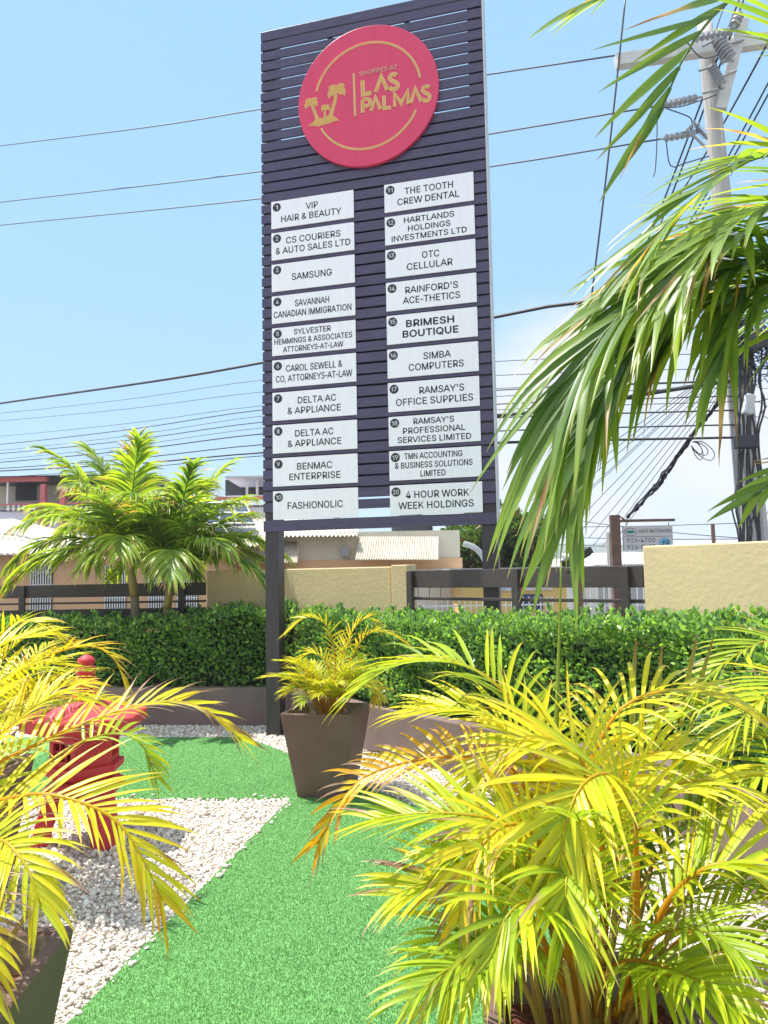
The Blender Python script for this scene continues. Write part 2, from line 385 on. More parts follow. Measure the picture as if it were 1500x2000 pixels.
# ------------------------------------------------------------------ lettering
# outlines of a plain grotesque alphabet: advance, points (thousandths), faces
GLYPHS = {
'&': (448, '197,-7 150,-2 110,12 78,34 54,62 39,96 34,133 37,163 47,189 63,213 85,235 111,256 140,279 216,335 226,343 237,352 246,363 255,375 260,389 262,405 258,427 245,445 226,457 201,461 184,459 168,453 155,444 145,431 139,416 137,399 139,380 145,363 155,346 169,327 185,307 204,284 438,0 364,0 171,231 144,264 121,293 102,319 87,344 78,370 75,398 79,430 91,458 109,481 134,499 165,510 200,513 235,510 266,499 290,482 308,459 320,433 324,404 322,382 315,362 305,342 291,325 275,308 256,293 154,217 128,195 110,174 100,154 97,131 100,108 109,87 124,70 143,57 166,49 193,46 223,50 251,59 278,75 301,95 321,121 336,151 346,186 349,224 408,224 405,180 397,144 385,115 371,92 357,75 345,62 333,47 305,23 271,7 234,-3', '49,51,50 48,51,49 48,52,51 47,52,48 47,53,52 47,54,53 46,23,47 23,54,47 46,24,23 22,54,23 22,55,54 46,25,24 45,25,46 21,55,22 45,26,25 20,55,21 45,27,26 20,56,55 45,28,27 44,28,45 19,56,20 44,29,28 18,56,19 18,57,56 44,30,29 43,30,44 17,57,18 17,58,57 43,31,30 16,58,17 42,31,43 42,32,31 15,58,16 15,59,58 14,59,15 42,33,32 41,33,42 13,59,14 13,60,59 12,34,13 34,60,13 41,34,33 34,61,60 40,34,41 34,62,61 40,12,34 12,35,34 39,12,40 12,78,35 78,36,35 11,39,12 39,78,12 11,38,39 10,38,11 9,38,10 9,63,38 63,37,38 80,82,81 80,83,82 9,64,63 8,64,9 8,65,64 7,65,8 79,83,80 79,84,83 7,66,65 6,66,7 6,67,66 78,84,79 78,85,84 5,67,6 5,68,67 77,87,78 87,36,78 36,86,78 86,85,78 5,69,68 4,69,5 76,87,77 87,36,86 4,70,69 76,88,87 75,88,76 4,71,70 75,89,88 3,71,4 74,89,75 3,72,71 73,89,74 3,73,72 73,90,89 3,90,73 2,90,3 2,91,90 1,91,2 1,92,91 0,92,1'),
"'": (206, '78,318 70,509 136,509 128,318', '0,2,1 0,3,2'),
',': (188, '38,-119 68,71 137,71 84,-119', '0,2,1 0,3,2'),
'-': (453, '337,244 337,188 114,188 114,244', '2,0,3 2,1,0'),
'.': (188, '95,-4 78,-1 63,9 53,24 50,41 53,59 63,73 78,83 95,87 113,83 128,73 138,59 141,41 138,24 128,9 113,-1', '7,9,8 6,9,7 6,10,9 5,10,6 5,11,10 4,11,5 4,12,11 3,12,4 3,13,12 2,13,3 2,14,13 1,14,2 1,15,14 0,15,1'),
'0': (453, '227,-7 174,1 130,24 95,62 69,113 53,178 48,254 53,330 69,395 95,447 130,484 174,508 227,516 279,508 323,484 358,447 384,395 400,330 405,254 400,178 384,113 359,62 323,24 279,1 227,50 261,56 290,74 313,103 330,144 340,194 344,254 340,314 330,365 313,405 290,435 261,453 227,460 192,453 163,435 140,405 123,365 113,314 109,254 113,194 123,144 140,103 163,74 192,56', '11,13,12 10,13,11 10,14,13 9,14,10 9,36,14 36,15,14 9,37,36 35,15,36 9,38,37 34,15,35 8,38,9 34,16,15 8,39,38 33,16,34 8,40,39 32,16,33 7,40,8 32,17,16 7,41,40 31,17,32 6,41,7 31,18,17 6,42,41 30,18,31 5,42,6 5,43,42 29,18,30 29,19,18 5,44,43 28,19,29 4,44,5 28,20,19 4,45,44 27,20,28 3,45,4 27,21,20 3,46,45 26,21,27 3,47,46 25,21,26 2,47,3 25,22,21 2,24,47 24,22,25 2,22,24 1,22,2 1,23,22 1,0,23'),
'2': (453, '64,0 64,47 234,229 261,257 282,282 299,305 311,327 318,348 320,371 317,397 308,419 293,436 273,449 250,457 224,460 196,457 172,447 153,433 139,413 130,390 127,362 66,362 71,405 86,442 111,473 143,496 182,511 225,516 268,511 306,497 337,474 361,445 376,411 381,372 378,345 371,318 357,290 336,259 306,223 267,180 153,60 153,57 389,57 389,0', '26,28,27 26,29,28 25,29,26 25,30,29 24,30,25 24,31,30 23,15,24 15,14,24 14,13,24 13,31,24 12,31,13 23,16,15 11,31,12 23,17,16 11,32,31 22,17,23 10,32,11 22,18,17 9,32,10 22,19,18 9,33,32 21,19,22 8,33,9 21,20,19 8,34,33 7,34,8 6,34,7 6,35,34 5,35,6 5,36,35 4,36,5 4,37,36 3,37,4 3,38,37 2,38,3 1,38,2 1,39,38 1,40,39 1,41,40 1,42,41 1,43,42 0,43,1'),
'3': (453, '218,-7 173,-3 133,10 98,30 70,57 52,91 44,132 109,132 115,107 126,87 144,71 165,59 191,52 219,50 248,53 275,61 297,74 315,93 325,116 329,145 326,172 316,196 299,217 275,234 242,244 201,248 157,248 157,299 288,448 288,452 70,452 70,509 372,509 372,461 211,278 211,289 264,288 308,276 344,253 371,222 387,186 393,145 387,103 370,66 344,36 309,12 266,-2', '30,32,31 30,33,32 30,29,33 29,28,33 28,34,33 27,35,28 35,34,28 26,35,27 26,36,35 26,37,36 26,38,37 26,25,38 25,24,38 24,39,38 23,39,24 22,39,23 22,40,39 21,40,22 20,40,21 20,41,40 19,41,20 18,41,19 18,42,41 5,7,6 5,8,7 17,42,18 5,9,8 17,43,42 16,43,17 4,9,5 4,10,9 15,43,16 4,11,10 15,44,43 14,44,15 4,12,11 3,12,4 13,44,14 3,13,12 3,44,13 3,45,44 2,45,3 2,46,45 1,46,2 1,0,46'),
'4': (453, '40,105 40,158 247,509 311,509 109,166 109,163 413,163 413,105 282,0 282,121 282,146 282,318 343,318 343,0', '1,3,2 1,4,3 10,12,11 10,13,12 1,5,4 1,6,5 1,10,6 10,7,6 0,10,1 0,9,10 13,7,10 0,8,9 8,7,0 8,13,7'),
'5': (453, '221,-7 178,-2 140,11 108,32 83,60 66,93 60,130 122,130 127,108 138,89 154,73 173,60 196,52 221,50 250,53 276,64 298,82 314,104 324,131 328,162 324,193 314,221 297,244 275,262 248,273 218,277 192,275 167,268 145,258 128,246 67,253 96,509 366,509 366,452 151,452 134,301 136,301 155,315 178,325 203,331 229,334 263,330 294,321 321,306 345,285 364,260 379,231 388,199 391,163 385,117 369,76 343,41 309,15 268,-1', '30,34,31 34,32,31 34,33,32 30,35,34 39,41,40 38,41,39 38,42,41 37,42,38 37,43,42 36,43,37 36,44,43 30,36,35 30,26,36 26,25,36 25,44,36 25,45,44 24,45,25 30,27,26 23,45,24 30,28,27 22,45,23 22,46,45 30,29,28 21,46,22 21,47,46 20,47,21 20,48,47 19,48,20 19,49,48 18,49,19 17,49,18 5,7,6 5,8,7 17,50,49 5,9,8 16,50,17 4,9,5 4,10,9 15,50,16 15,51,50 4,11,10 14,51,15 4,12,11 3,12,4 13,51,14 3,13,12 3,51,13 3,52,51 2,52,3 2,53,52 1,53,2 1,0,53'),
'6': (453, '226,-7 182,-1 142,15 109,40 84,74 69,115 64,162 68,199 80,239 102,285 137,340 252,509 322,509 151,261 145,261 154,275 165,288 179,299 196,307 214,312 235,314 278,309 316,295 346,271 370,240 384,201 389,157 384,112 368,73 343,39 310,14 271,-2 226,48 254,52 279,63 299,79 314,101 324,128 327,157 324,187 314,213 299,235 279,251 254,262 226,265 198,262 174,252 153,235 138,214 128,188 125,158 128,128 138,102 153,79 174,63 198,52', '10,12,11 10,16,12 16,13,12 9,16,10 19,21,20 18,21,19 18,22,21 17,22,18 16,22,17 16,23,22 9,15,16 13,44,16 44,23,16 8,15,9 8,14,15 44,43,23 43,24,23 13,45,44 13,46,45 42,24,43 8,13,14 8,46,13 8,47,46 41,24,42 41,25,24 7,47,8 7,48,47 40,25,41 7,49,48 39,25,40 39,26,25 6,49,7 6,50,49 38,26,39 5,50,6 5,51,50 37,26,38 37,27,26 5,52,51 36,27,37 4,52,5 36,28,27 4,53,52 35,28,36 4,54,53 34,28,35 3,54,4 34,29,28 3,55,54 33,29,34 3,32,55 32,29,33 3,29,32 2,29,3 2,30,29 1,30,2 1,31,30 0,31,1'),
'7': (453, '97,0 323,448 323,452 62,452 62,509 391,509 391,449 165,0', '3,5,4 3,2,5 2,6,5 1,6,2 1,7,6 0,7,1'),
'8': (453, '226,-7 178,-2 136,11 101,33 74,62 57,96 52,135 55,166 65,195 81,220 101,241 125,256 153,265 153,267 119,282 93,308 76,342 70,380 75,417 90,450 114,477 146,498 184,511 226,516 269,511 306,498 337,477 361,450 377,417 382,380 376,342 359,308 333,282 300,267 300,265 327,256 351,241 372,220 387,195 397,166 401,135 395,96 378,62 352,33 317,11 275,-2 226,49 258,52 285,60 307,74 323,91 333,113 337,139 333,165 322,189 305,208 283,223 256,232 226,235 196,232 169,223 147,208 130,189 119,165 115,139 119,113 129,91 145,74 167,60 195,52 226,290 252,292 274,300 293,313 307,330 316,351 319,376 316,399 308,420 294,437 275,449 252,457 226,460 200,457 177,449 159,437 145,420 136,399 133,376 136,351 145,330 159,313 178,300 201,292', '22,24,23 21,24,22 21,25,24 20,25,21 20,26,25 19,26,20 19,82,26 82,27,26 19,83,82 81,27,82 19,84,83 80,27,81 18,84,19 80,28,27 18,85,84 79,28,80 18,86,85 78,28,79 18,87,86 77,28,78 17,87,18 77,29,28 17,88,87 76,29,77 16,88,17 76,30,29 16,89,88 75,30,76 16,90,89 74,30,75 74,31,30 15,90,16 15,91,90 73,31,74 15,92,91 72,31,73 72,32,31 14,92,15 14,93,92 71,32,72 14,70,93 70,32,71 14,32,70 14,33,32 13,33,14 12,33,13 12,34,33 11,34,12 11,35,34 10,35,11 10,36,35 9,58,10 58,36,10 58,37,36 9,59,58 57,37,58 9,60,59 56,37,57 9,61,60 55,37,56 8,61,9 55,38,37 8,62,61 54,38,55 7,62,8 54,39,38 7,63,62 53,39,54 6,63,7 53,40,39 6,64,63 52,40,53 6,65,64 51,40,52 5,65,6 51,41,40 5,66,65 50,41,51 4,66,5 50,42,41 4,67,66 49,42,50 4,68,67 48,42,49 3,68,4 48,43,42 3,69,68 47,43,48 3,46,69 46,43,47 3,43,46 2,43,3 2,44,43 1,44,2 1,45,44 0,45,1'),
'9': (453, '226,516 271,510 310,494 343,468 368,434 384,393 389,347 385,309 373,270 350,224 315,168 200,0 130,0 301,248 307,248 299,234 287,221 273,210 257,202 238,196 218,195 175,199 137,214 106,237 83,269 68,307 64,352 69,397 85,436 110,469 143,494 182,510 226,460 199,457 174,446 154,429 138,407 129,381 125,352 129,322 138,295 154,274 174,257 199,247 226,243 254,247 279,257 299,273 314,295 324,321 327,350 324,381 314,407 299,429 279,446 254,457', '31,1,0 30,1,31 30,2,1 29,2,30 29,3,2 28,33,29 33,32,29 32,3,29 32,55,3 55,4,3 28,34,33 54,4,55 28,35,34 53,4,54 27,35,28 53,5,4 27,36,35 52,5,53 27,37,36 51,5,52 26,37,27 51,6,5 26,38,37 50,6,51 25,38,26 25,39,38 49,6,50 49,7,6 25,40,39 48,7,49 48,8,7 24,40,25 24,41,40 47,8,48 24,42,41 46,8,47 46,14,8 14,9,8 23,42,24 23,43,42 45,13,46 13,14,46 45,17,13 17,12,13 15,9,14 23,44,43 44,17,45 23,17,44 22,17,23 16,9,15 16,10,9 17,10,16 21,17,22 21,18,17 12,10,17 21,19,18 20,19,21 12,11,10'),
'B': (456, '60,0 60,509 241,509 289,504 329,491 359,469 381,442 394,410 398,374 395,344 387,320 373,301 356,286 336,275 315,267 315,262 339,257 363,245 385,227 402,203 414,173 418,136 413,100 400,67 377,39 344,18 301,4 247,0 125,57 245,57 296,63 330,80 349,105 355,137 352,161 342,184 327,203 306,218 279,228 248,231 125,231 125,285 238,285 265,288 288,296 308,309 323,326 333,348 336,372 330,403 313,429 283,446 240,452 125,452', '0,53,1 53,2,1 53,3,2 53,4,3 53,5,4 53,52,5 52,6,5 0,41,53 51,6,52 50,6,51 50,7,6 49,7,50 49,8,7 48,8,49 48,9,8 47,9,48 46,9,47 46,10,9 45,10,46 45,11,10 44,11,45 44,12,11 43,12,44 42,12,43 42,13,12 0,40,41 40,42,41 40,13,42 40,14,13 40,15,14 40,16,15 40,17,16 40,39,17 39,18,17 0,28,40 38,18,39 37,18,38 37,19,18 36,19,37 36,20,19 35,20,36 34,20,35 34,21,20 33,21,34 32,21,33 32,22,21 31,22,32 31,23,22 30,23,31 30,24,23 29,24,30 0,29,28 0,24,29 0,25,24 0,26,25 0,27,26'),
'C': (510, '267,-7 205,1 150,25 104,63 70,115 48,179 40,254 48,329 70,393 104,445 150,484 205,508 267,516 305,513 340,504 373,490 402,471 427,447 448,418 463,385 473,348 408,348 401,373 389,395 375,413 357,428 337,440 315,449 292,454 267,456 223,450 184,432 150,403 125,364 109,314 103,254 109,194 125,145 151,105 184,76 223,59 267,53 292,55 315,60 337,69 357,81 375,96 389,114 401,136 408,160 473,160 463,124 448,91 428,62 402,38 373,19 341,5 305,-4', '11,13,12 11,14,13 10,14,11 10,15,14 10,16,15 9,16,10 9,29,16 29,17,16 9,30,29 28,17,29 27,17,28 9,31,30 26,17,27 26,18,17 8,31,9 25,18,26 8,32,31 24,18,25 24,19,18 23,19,24 8,33,32 22,19,23 7,33,8 22,20,19 21,20,22 7,34,33 6,34,7 6,35,34 5,35,6 5,36,35 5,37,36 4,37,5 48,50,49 48,51,50 4,38,37 47,51,48 47,52,51 3,38,4 46,52,47 3,39,38 45,52,46 45,53,52 44,53,45 3,40,39 43,53,44 2,40,3 43,54,53 42,54,43 2,41,40 41,54,42 2,54,41 2,55,54 1,55,2 1,56,55 1,57,56 0,57,1'),
'E': (419, '60,0 60,509 372,509 372,452 125,452 125,286 355,286 355,229 125,229 125,57 375,57 375,0', '0,4,1 4,2,1 4,3,2 0,5,4 0,8,5 8,6,5 8,7,6 0,9,8 0,10,9 0,11,10'),
'F': (410, '60,0 60,509 369,509 369,452 125,452 125,278 346,278 346,221 125,221 125,0', '0,4,1 4,2,1 4,3,2 0,5,4 0,8,5 8,6,5 8,7,6 0,9,8'),
'G': (520, '269,-7 205,1 149,25 104,64 69,116 47,179 40,254 47,329 69,393 103,445 149,484 203,508 265,516 304,513 340,504 374,489 403,469 429,445 449,416 465,384 474,349 408,349 399,372 387,393 373,411 356,427 337,439 315,448 291,454 265,456 222,450 183,432 150,404 125,364 109,314 103,254 109,194 125,145 151,105 184,76 224,59 269,53 309,57 345,71 374,93 396,123 410,160 415,202 434,199 283,199 283,256 478,256 478,200 471,141 451,91 419,50 377,19 326,0', '11,13,12 11,14,13 10,14,11 10,15,14 10,16,15 9,16,10 9,29,16 29,17,16 9,30,29 28,17,29 27,17,28 9,31,30 26,17,27 8,31,9 26,18,17 25,18,26 8,32,31 24,18,25 24,19,18 23,19,24 8,33,32 7,33,8 22,19,23 22,20,19 21,20,22 7,34,33 6,34,7 6,35,34 49,51,50 49,47,51 47,52,51 5,35,6 5,36,35 49,46,47 48,52,47 48,53,52 46,48,49 46,53,48 5,37,36 4,37,5 45,53,46 4,38,37 45,54,53 44,54,45 3,38,4 3,39,38 43,54,44 43,55,54 3,40,39 42,55,43 2,40,3 2,41,40 41,55,42 2,55,41 2,56,55 1,56,2 1,57,56 0,57,1'),
'H': (517, '60,0 60,509 125,509 125,289 392,289 392,509 457,509 457,0 392,0 392,232 125,232 125,0', '0,2,1 0,3,2 4,6,5 4,7,6 0,10,3 10,4,3 10,9,4 9,7,4 0,11,10 8,7,9'),
'L': (393, '60,0 60,509 125,509 125,57 361,57 361,0', '0,2,1 0,3,2 0,4,3 0,5,4'),
'O': (533, '267,-7 205,1 150,25 105,63 70,115 48,179 40,254 48,329 70,393 105,445 150,484 205,508 267,516 329,508 384,484 429,445 464,393 486,329 493,254 486,179 464,115 429,63 384,25 329,1 267,53 310,59 349,76 383,105 408,144 425,194 430,254 425,314 408,365 383,404 349,433 310,450 267,456 223,450 184,433 151,404 125,364 109,314 103,254 109,194 125,144 151,105 184,76 223,59', '11,13,12 10,13,11 10,14,13 9,14,10 9,36,14 36,15,14 9,37,36 35,15,36 34,15,35 9,38,37 8,38,9 34,16,15 33,16,34 8,39,38 32,16,33 8,40,39 7,40,8 32,17,16 31,17,32 7,41,40 6,41,7 31,18,17 30,18,31 6,42,41 5,42,6 5,43,42 29,18,30 29,19,18 5,44,43 28,19,29 4,44,5 28,20,19 4,45,44 27,20,28 3,45,4 27,21,20 3,46,45 26,21,27 3,47,46 25,21,26 25,22,21 2,47,3 2,24,47 24,22,25 2,22,24 1,22,2 1,23,22 1,0,23'),
'P': (445, '60,0 60,509 235,509 289,503 332,487 366,462 390,430 404,391 409,348 404,304 390,265 366,233 332,207 289,191 235,186 109,186 109,242 233,242 269,246 297,256 318,272 333,294 342,319 344,348 342,376 333,402 318,423 297,439 268,449 232,452 125,452 125,0', '0,30,1 30,2,1 30,3,2 30,4,3 30,5,4 30,29,5 29,28,5 28,6,5 0,16,30 16,31,30 27,6,28 26,6,27 26,7,6 25,7,26 24,7,25 24,8,7 23,8,24 22,8,23 22,9,8 21,9,22 21,10,9 20,10,21 19,10,20 19,11,10 18,11,19 17,11,18 0,15,16 31,17,16 31,14,17 14,11,17 14,12,11 14,13,12 0,14,15 0,31,14'),
'Q': (533, '245,159 313,159 369,85 384,65 468,-48 401,-48 346,27 331,46 267,-7 205,1 150,25 105,63 70,115 48,179 40,254 48,329 70,393 105,445 150,484 205,508 267,516 329,508 384,484 429,445 464,393 486,329 493,254 486,179 464,115 429,63 384,25 329,1 267,53 310,59 349,76 383,105 408,144 425,194 430,254 425,314 408,365 383,404 349,433 310,450 267,456 223,450 184,433 151,404 125,364 109,314 103,254 109,194 125,144 151,105 184,76 223,59', '19,21,20 18,21,19 18,22,21 17,22,18 17,44,22 44,23,22 17,45,44 43,23,44 42,23,43 17,46,45 16,46,17 42,24,23 41,24,42 16,47,46 40,24,41 16,48,47 15,48,16 40,25,24 39,25,40 15,49,48 14,49,15 39,26,25 38,26,39 14,50,49 13,50,14 13,51,50 37,26,38 37,27,26 13,52,51 36,27,37 12,52,13 36,28,27 7,1,0 7,34,1 34,2,1 12,53,52 35,28,36 11,53,12 35,29,28 11,54,53 34,2,35 2,29,35 3,29,2 11,55,54 33,7,34 4,29,3 30,4,29 10,55,11 10,32,55 32,7,33 10,7,32 10,6,7 10,31,6 31,5,6 9,31,10 31,4,30 9,8,31 5,4,31'),
'R': (449, '60,0 60,509 236,509 290,504 333,489 367,465 390,433 405,395 409,352 405,309 390,271 367,240 333,217 289,203 236,198 96,198 96,255 234,255 269,258 298,267 319,281 334,300 342,324 345,352 342,380 334,405 319,425 298,440 269,449 233,452 125,452 125,0 353,0 230,229 303,229 428,0', '0,16,1 16,30,1 30,2,1 30,3,2 30,4,3 30,5,4 30,29,5 29,28,5 28,6,5 16,31,30 27,6,28 26,6,27 26,7,6 25,7,26 24,7,25 24,8,7 23,8,24 22,8,23 22,9,8 21,9,22 21,10,9 20,10,21 19,10,20 19,11,10 18,11,19 17,11,18 0,15,16 31,17,16 31,33,17 33,11,17 33,34,11 34,12,11 31,14,33 14,32,33 35,12,34 13,35,12 14,35,13 0,14,15 0,31,14 32,35,14'),
'S': (447, '224,-9 172,-4 128,9 91,31 64,60 46,96 38,137 104,137 110,110 123,88 142,71 166,59 194,52 224,49 257,52 286,60 311,74 329,92 341,114 346,139 342,161 332,179 316,193 296,205 272,214 245,222 184,239 128,260 86,289 60,326 52,372 58,413 75,448 102,476 138,498 180,511 227,516 275,511 316,498 351,476 377,449 394,415 401,378 337,378 326,412 302,437 267,453 225,459 194,456 167,448 145,435 129,418 118,398 115,376 119,352 131,334 148,319 169,308 191,300 212,293 264,279 287,272 312,264 336,252 359,238 379,220 395,198 405,171 408,139 403,99 386,64 360,34 323,11 278,-4', '35,37,36 34,37,35 34,38,37 33,38,34 33,39,38 33,40,39 32,47,33 47,40,33 32,48,47 46,40,47 32,49,48 45,40,46 45,41,40 31,49,32 31,50,49 44,41,45 31,51,50 31,52,51 44,42,41 30,52,31 43,42,44 30,53,52 30,54,53 29,54,30 29,55,54 29,56,55 28,56,29 28,57,56 28,58,57 28,59,58 28,60,59 27,60,28 27,61,60 27,62,61 27,63,62 26,63,27 26,64,63 25,64,26 25,65,64 24,65,25 24,66,65 23,66,24 22,66,23 22,67,66 21,67,22 20,67,21 20,68,67 19,68,20 18,68,19 18,69,68 5,7,6 5,8,7 17,69,18 5,9,8 17,70,69 4,9,5 16,70,17 4,10,9 15,70,16 4,11,10 15,71,70 14,71,15 3,11,4 3,12,11 13,71,14 3,13,12 3,71,13 3,72,71 2,72,3 2,73,72 1,73,2 1,0,73'),
'T': (449, '32,452 32,509 417,509 417,452 257,452 257,0 193,0 193,452', '0,2,1 0,3,2 7,3,0 6,4,7 4,3,7 6,5,4'),
'U': (517, '259,-8 203,-2 154,15 114,43 85,80 66,124 60,173 60,509 124,509 124,178 128,144 141,113 160,87 187,68 220,56 259,52 298,56 331,68 357,87 377,113 389,144 393,178 393,509 457,509 457,173 451,124 433,80 403,43 363,15 315,-2', '6,8,7 6,9,8 21,23,22 21,24,23 6,10,9 20,24,21 5,10,6 20,25,24 5,11,10 19,25,20 19,26,25 4,11,5 4,12,11 18,26,19 4,13,12 17,26,18 3,13,4 17,27,26 3,14,13 16,27,17 3,15,14 15,27,16 3,27,15 2,27,3 2,28,27 1,28,2 1,29,28 0,29,1'),
'a': (389, '160,-9 126,-5 94,5 68,22 48,45 35,73 30,108 34,138 43,161 58,179 78,193 100,203 125,211 152,216 178,220 209,224 234,227 252,230 265,235 273,243 276,255 276,257 273,279 267,297 256,311 240,322 220,329 196,331 171,329 149,322 132,313 118,301 107,288 100,274 41,291 57,322 79,346 104,364 133,375 163,382 194,384 215,383 239,379 263,372 286,360 306,343 322,320 333,290 337,251 337,0 277,0 277,52 272,52 264,38 252,25 236,12 215,1 190,-6 170,45 202,49 228,59 248,74 263,93 272,115 276,138 276,190 270,186 259,182 246,179 231,176 216,173 200,171 186,169 175,168 154,164 134,159 117,150 103,139 95,124 92,105 94,87 102,72 114,61 130,52 149,47', '39,41,40 39,42,41 38,42,39 38,43,42 37,43,38 37,44,43 36,44,37 36,45,44 35,45,36 35,27,45 27,46,45 35,28,27 26,46,27 35,29,28 25,46,26 35,30,29 34,30,35 24,46,25 24,47,46 34,31,30 23,47,24 34,32,31 22,47,23 33,32,34 22,48,47 21,48,22 20,48,21 19,48,20 19,49,48 18,49,19 17,65,18 65,49,18 16,65,17 15,65,16 14,65,15 13,65,14 12,65,13 11,65,12 10,65,11 9,65,10 9,66,65 64,49,65 9,67,66 9,68,67 8,68,9 8,69,68 8,70,69 8,71,70 8,72,71 8,73,72 8,74,73 8,75,74 7,75,8 7,76,75 7,77,76 7,78,77 63,49,64 6,78,7 6,79,78 62,49,63 5,79,6 5,80,79 61,51,62 51,49,62 5,81,80 60,51,61 4,81,5 4,82,81 4,83,82 59,52,60 52,51,60 4,84,83 59,53,52 50,49,51 58,53,59 4,58,84 4,53,58 3,53,4 3,54,53 3,55,54 2,55,3 2,56,55 1,56,2 1,57,56 0,57,1'),
'c': (396, '207,-8 159,-2 117,16 82,46 56,85 40,133 34,187 40,243 56,291 82,330 117,360 159,378 207,384 234,383 260,377 284,368 305,356 324,341 340,322 353,301 362,277 303,262 298,276 290,289 281,301 270,311 257,319 242,325 226,329 207,330 173,325 145,310 124,287 108,258 99,224 96,187 99,151 108,117 124,89 145,66 173,51 207,46 226,48 243,52 258,58 271,66 282,76 292,89 299,102 304,117 363,102 354,78 341,56 325,37 306,21 285,9 261,-1 235,-6', '11,13,12 11,14,13 10,14,11 10,15,14 10,16,15 9,16,10 9,17,16 9,29,17 29,18,17 8,30,9 30,29,9 28,18,29 27,18,28 8,31,30 26,18,27 26,19,18 25,19,26 24,19,25 8,32,31 23,19,24 23,20,19 7,32,8 22,20,23 7,33,32 22,21,20 7,34,33 6,34,7 6,35,34 5,35,6 5,36,35 5,37,36 4,37,5 4,38,37 48,50,49 48,51,50 47,51,48 46,51,47 4,39,38 3,39,4 46,52,51 45,52,46 44,52,45 3,40,39 43,52,44 43,53,52 42,53,43 3,41,40 41,53,42 3,53,41 2,53,3 2,54,53 2,55,54 1,55,2 1,56,55 1,57,56 0,57,1'),
'e': (404, '212,-8 161,-2 117,16 82,46 56,85 40,132 34,187 39,242 55,290 81,329 115,359 157,378 205,384 236,382 266,374 294,361 319,341 341,315 357,282 368,242 371,194 371,169 75,169 75,221 338,221 310,202 307,237 298,269 283,294 263,314 237,326 205,330 173,326 146,313 125,294 109,270 99,241 96,211 96,178 100,139 110,106 128,80 151,61 179,50 212,46 234,48 254,53 271,61 285,73 297,88 306,105 365,91 353,63 335,39 311,19 283,4 249,-5', '11,13,12 11,14,13 10,14,11 10,15,14 10,16,15 9,16,10 9,31,16 31,17,16 9,32,31 30,17,31 8,32,9 29,17,30 8,33,32 29,18,17 28,18,29 8,34,33 27,18,28 8,35,34 7,35,8 27,19,18 7,36,35 26,19,27 26,24,19 24,20,19 6,23,7 23,36,7 23,37,36 25,24,26 6,22,23 37,24,23 37,20,24 38,20,37 38,21,20 5,22,6 39,21,38 5,21,22 5,39,21 5,40,39 4,40,5 4,41,40 49,51,50 49,52,51 48,52,49 3,41,4 3,42,41 47,52,48 47,53,52 3,43,42 46,53,47 45,53,46 3,44,43 44,53,45 3,53,44 2,53,3 2,54,53 2,55,54 1,55,2 1,56,55 0,56,1'),
'i': (167, '84,443 67,446 54,455 44,468 41,483 44,499 54,512 67,521 84,524 100,521 114,512 123,499 126,483 123,468 114,455 100,446 53,0 53,379 114,379 114,0', '16,18,17 16,19,18 7,9,8 6,9,7 6,10,9 5,10,6 5,11,10 4,11,5 4,12,11 3,12,4 3,13,12 2,13,3 2,14,13 1,14,2 1,15,14 0,15,1'),
'l': (189, '139,-2 101,3 74,20 58,47 53,84 53,509 114,509 114,99 115,77 120,62 130,54 146,52 154,52 160,53 165,53 170,54 181,3 172,1 162,-1 151,-2', '4,6,5 4,7,6 4,8,7 3,8,4 3,9,8 3,10,9 3,11,10 14,16,15 13,16,14 12,16,13 11,16,12 3,16,11 2,16,3 1,16,2 0,16,1 0,17,16 0,18,17 0,19,18'),
'o': (415, '207,-8 159,-2 117,16 82,46 56,85 40,133 34,187 40,243 56,291 82,330 117,360 159,378 207,384 256,378 299,360 333,330 359,291 376,243 381,187 376,133 359,85 333,46 299,16 256,-2 207,46 242,51 270,66 292,89 307,117 316,151 319,187 316,224 307,258 292,287 270,310 242,325 207,330 173,325 145,310 124,287 108,258 99,224 96,187 99,151 108,117 124,89 145,66 173,51', '11,13,12 10,13,11 10,14,13 9,14,10 9,15,14 8,37,9 37,36,9 36,15,9 36,35,15 35,16,15 8,38,37 34,16,35 8,39,38 33,16,34 7,39,8 33,17,16 7,40,39 32,17,33 7,41,40 31,17,32 6,41,7 31,18,17 6,42,41 30,18,31 5,42,6 5,43,42 29,18,30 29,19,18 5,44,43 28,19,29 28,20,19 4,44,5 4,45,44 27,20,28 4,46,45 26,20,27 3,46,4 26,21,20 3,47,46 25,21,26 3,24,47 24,21,25 3,21,24 2,21,3 2,22,21 1,22,2 1,23,22 0,23,1'),
's': (365, '182,-8 145,-5 112,3 84,18 62,38 45,63 36,94 94,107 105,79 124,60 150,49 181,45 217,50 244,62 262,81 268,103 265,121 254,136 237,147 212,155 149,170 104,186 72,208 53,237 47,274 51,305 65,332 87,354 115,370 149,381 187,384 223,381 254,372 279,358 299,339 314,316 324,290 268,277 258,298 243,316 219,328 187,333 156,329 131,317 114,299 109,277 112,258 124,243 144,232 172,223 229,209 275,194 306,171 325,142 331,107 326,75 312,47 290,24 260,6 223,-5', '29,31,30 29,32,31 28,32,29 28,33,32 27,33,28 27,34,33 26,34,27 26,41,34 41,35,34 26,42,41 40,35,41 25,42,26 25,43,42 39,35,40 25,44,43 39,36,35 38,36,39 24,44,25 24,45,44 37,36,38 24,46,45 23,46,24 23,47,46 23,48,47 22,48,23 22,49,48 22,50,49 22,51,50 21,51,22 21,52,51 20,52,21 20,53,52 19,53,20 18,53,19 17,53,18 17,54,53 16,54,17 15,54,16 6,8,7 15,55,54 14,55,15 5,8,6 13,55,14 5,9,8 13,56,55 4,9,5 12,56,13 4,10,9 11,56,12 4,11,10 11,57,56 4,57,11 3,57,4 3,58,57 2,58,3 2,59,58 1,59,2 1,0,59'),
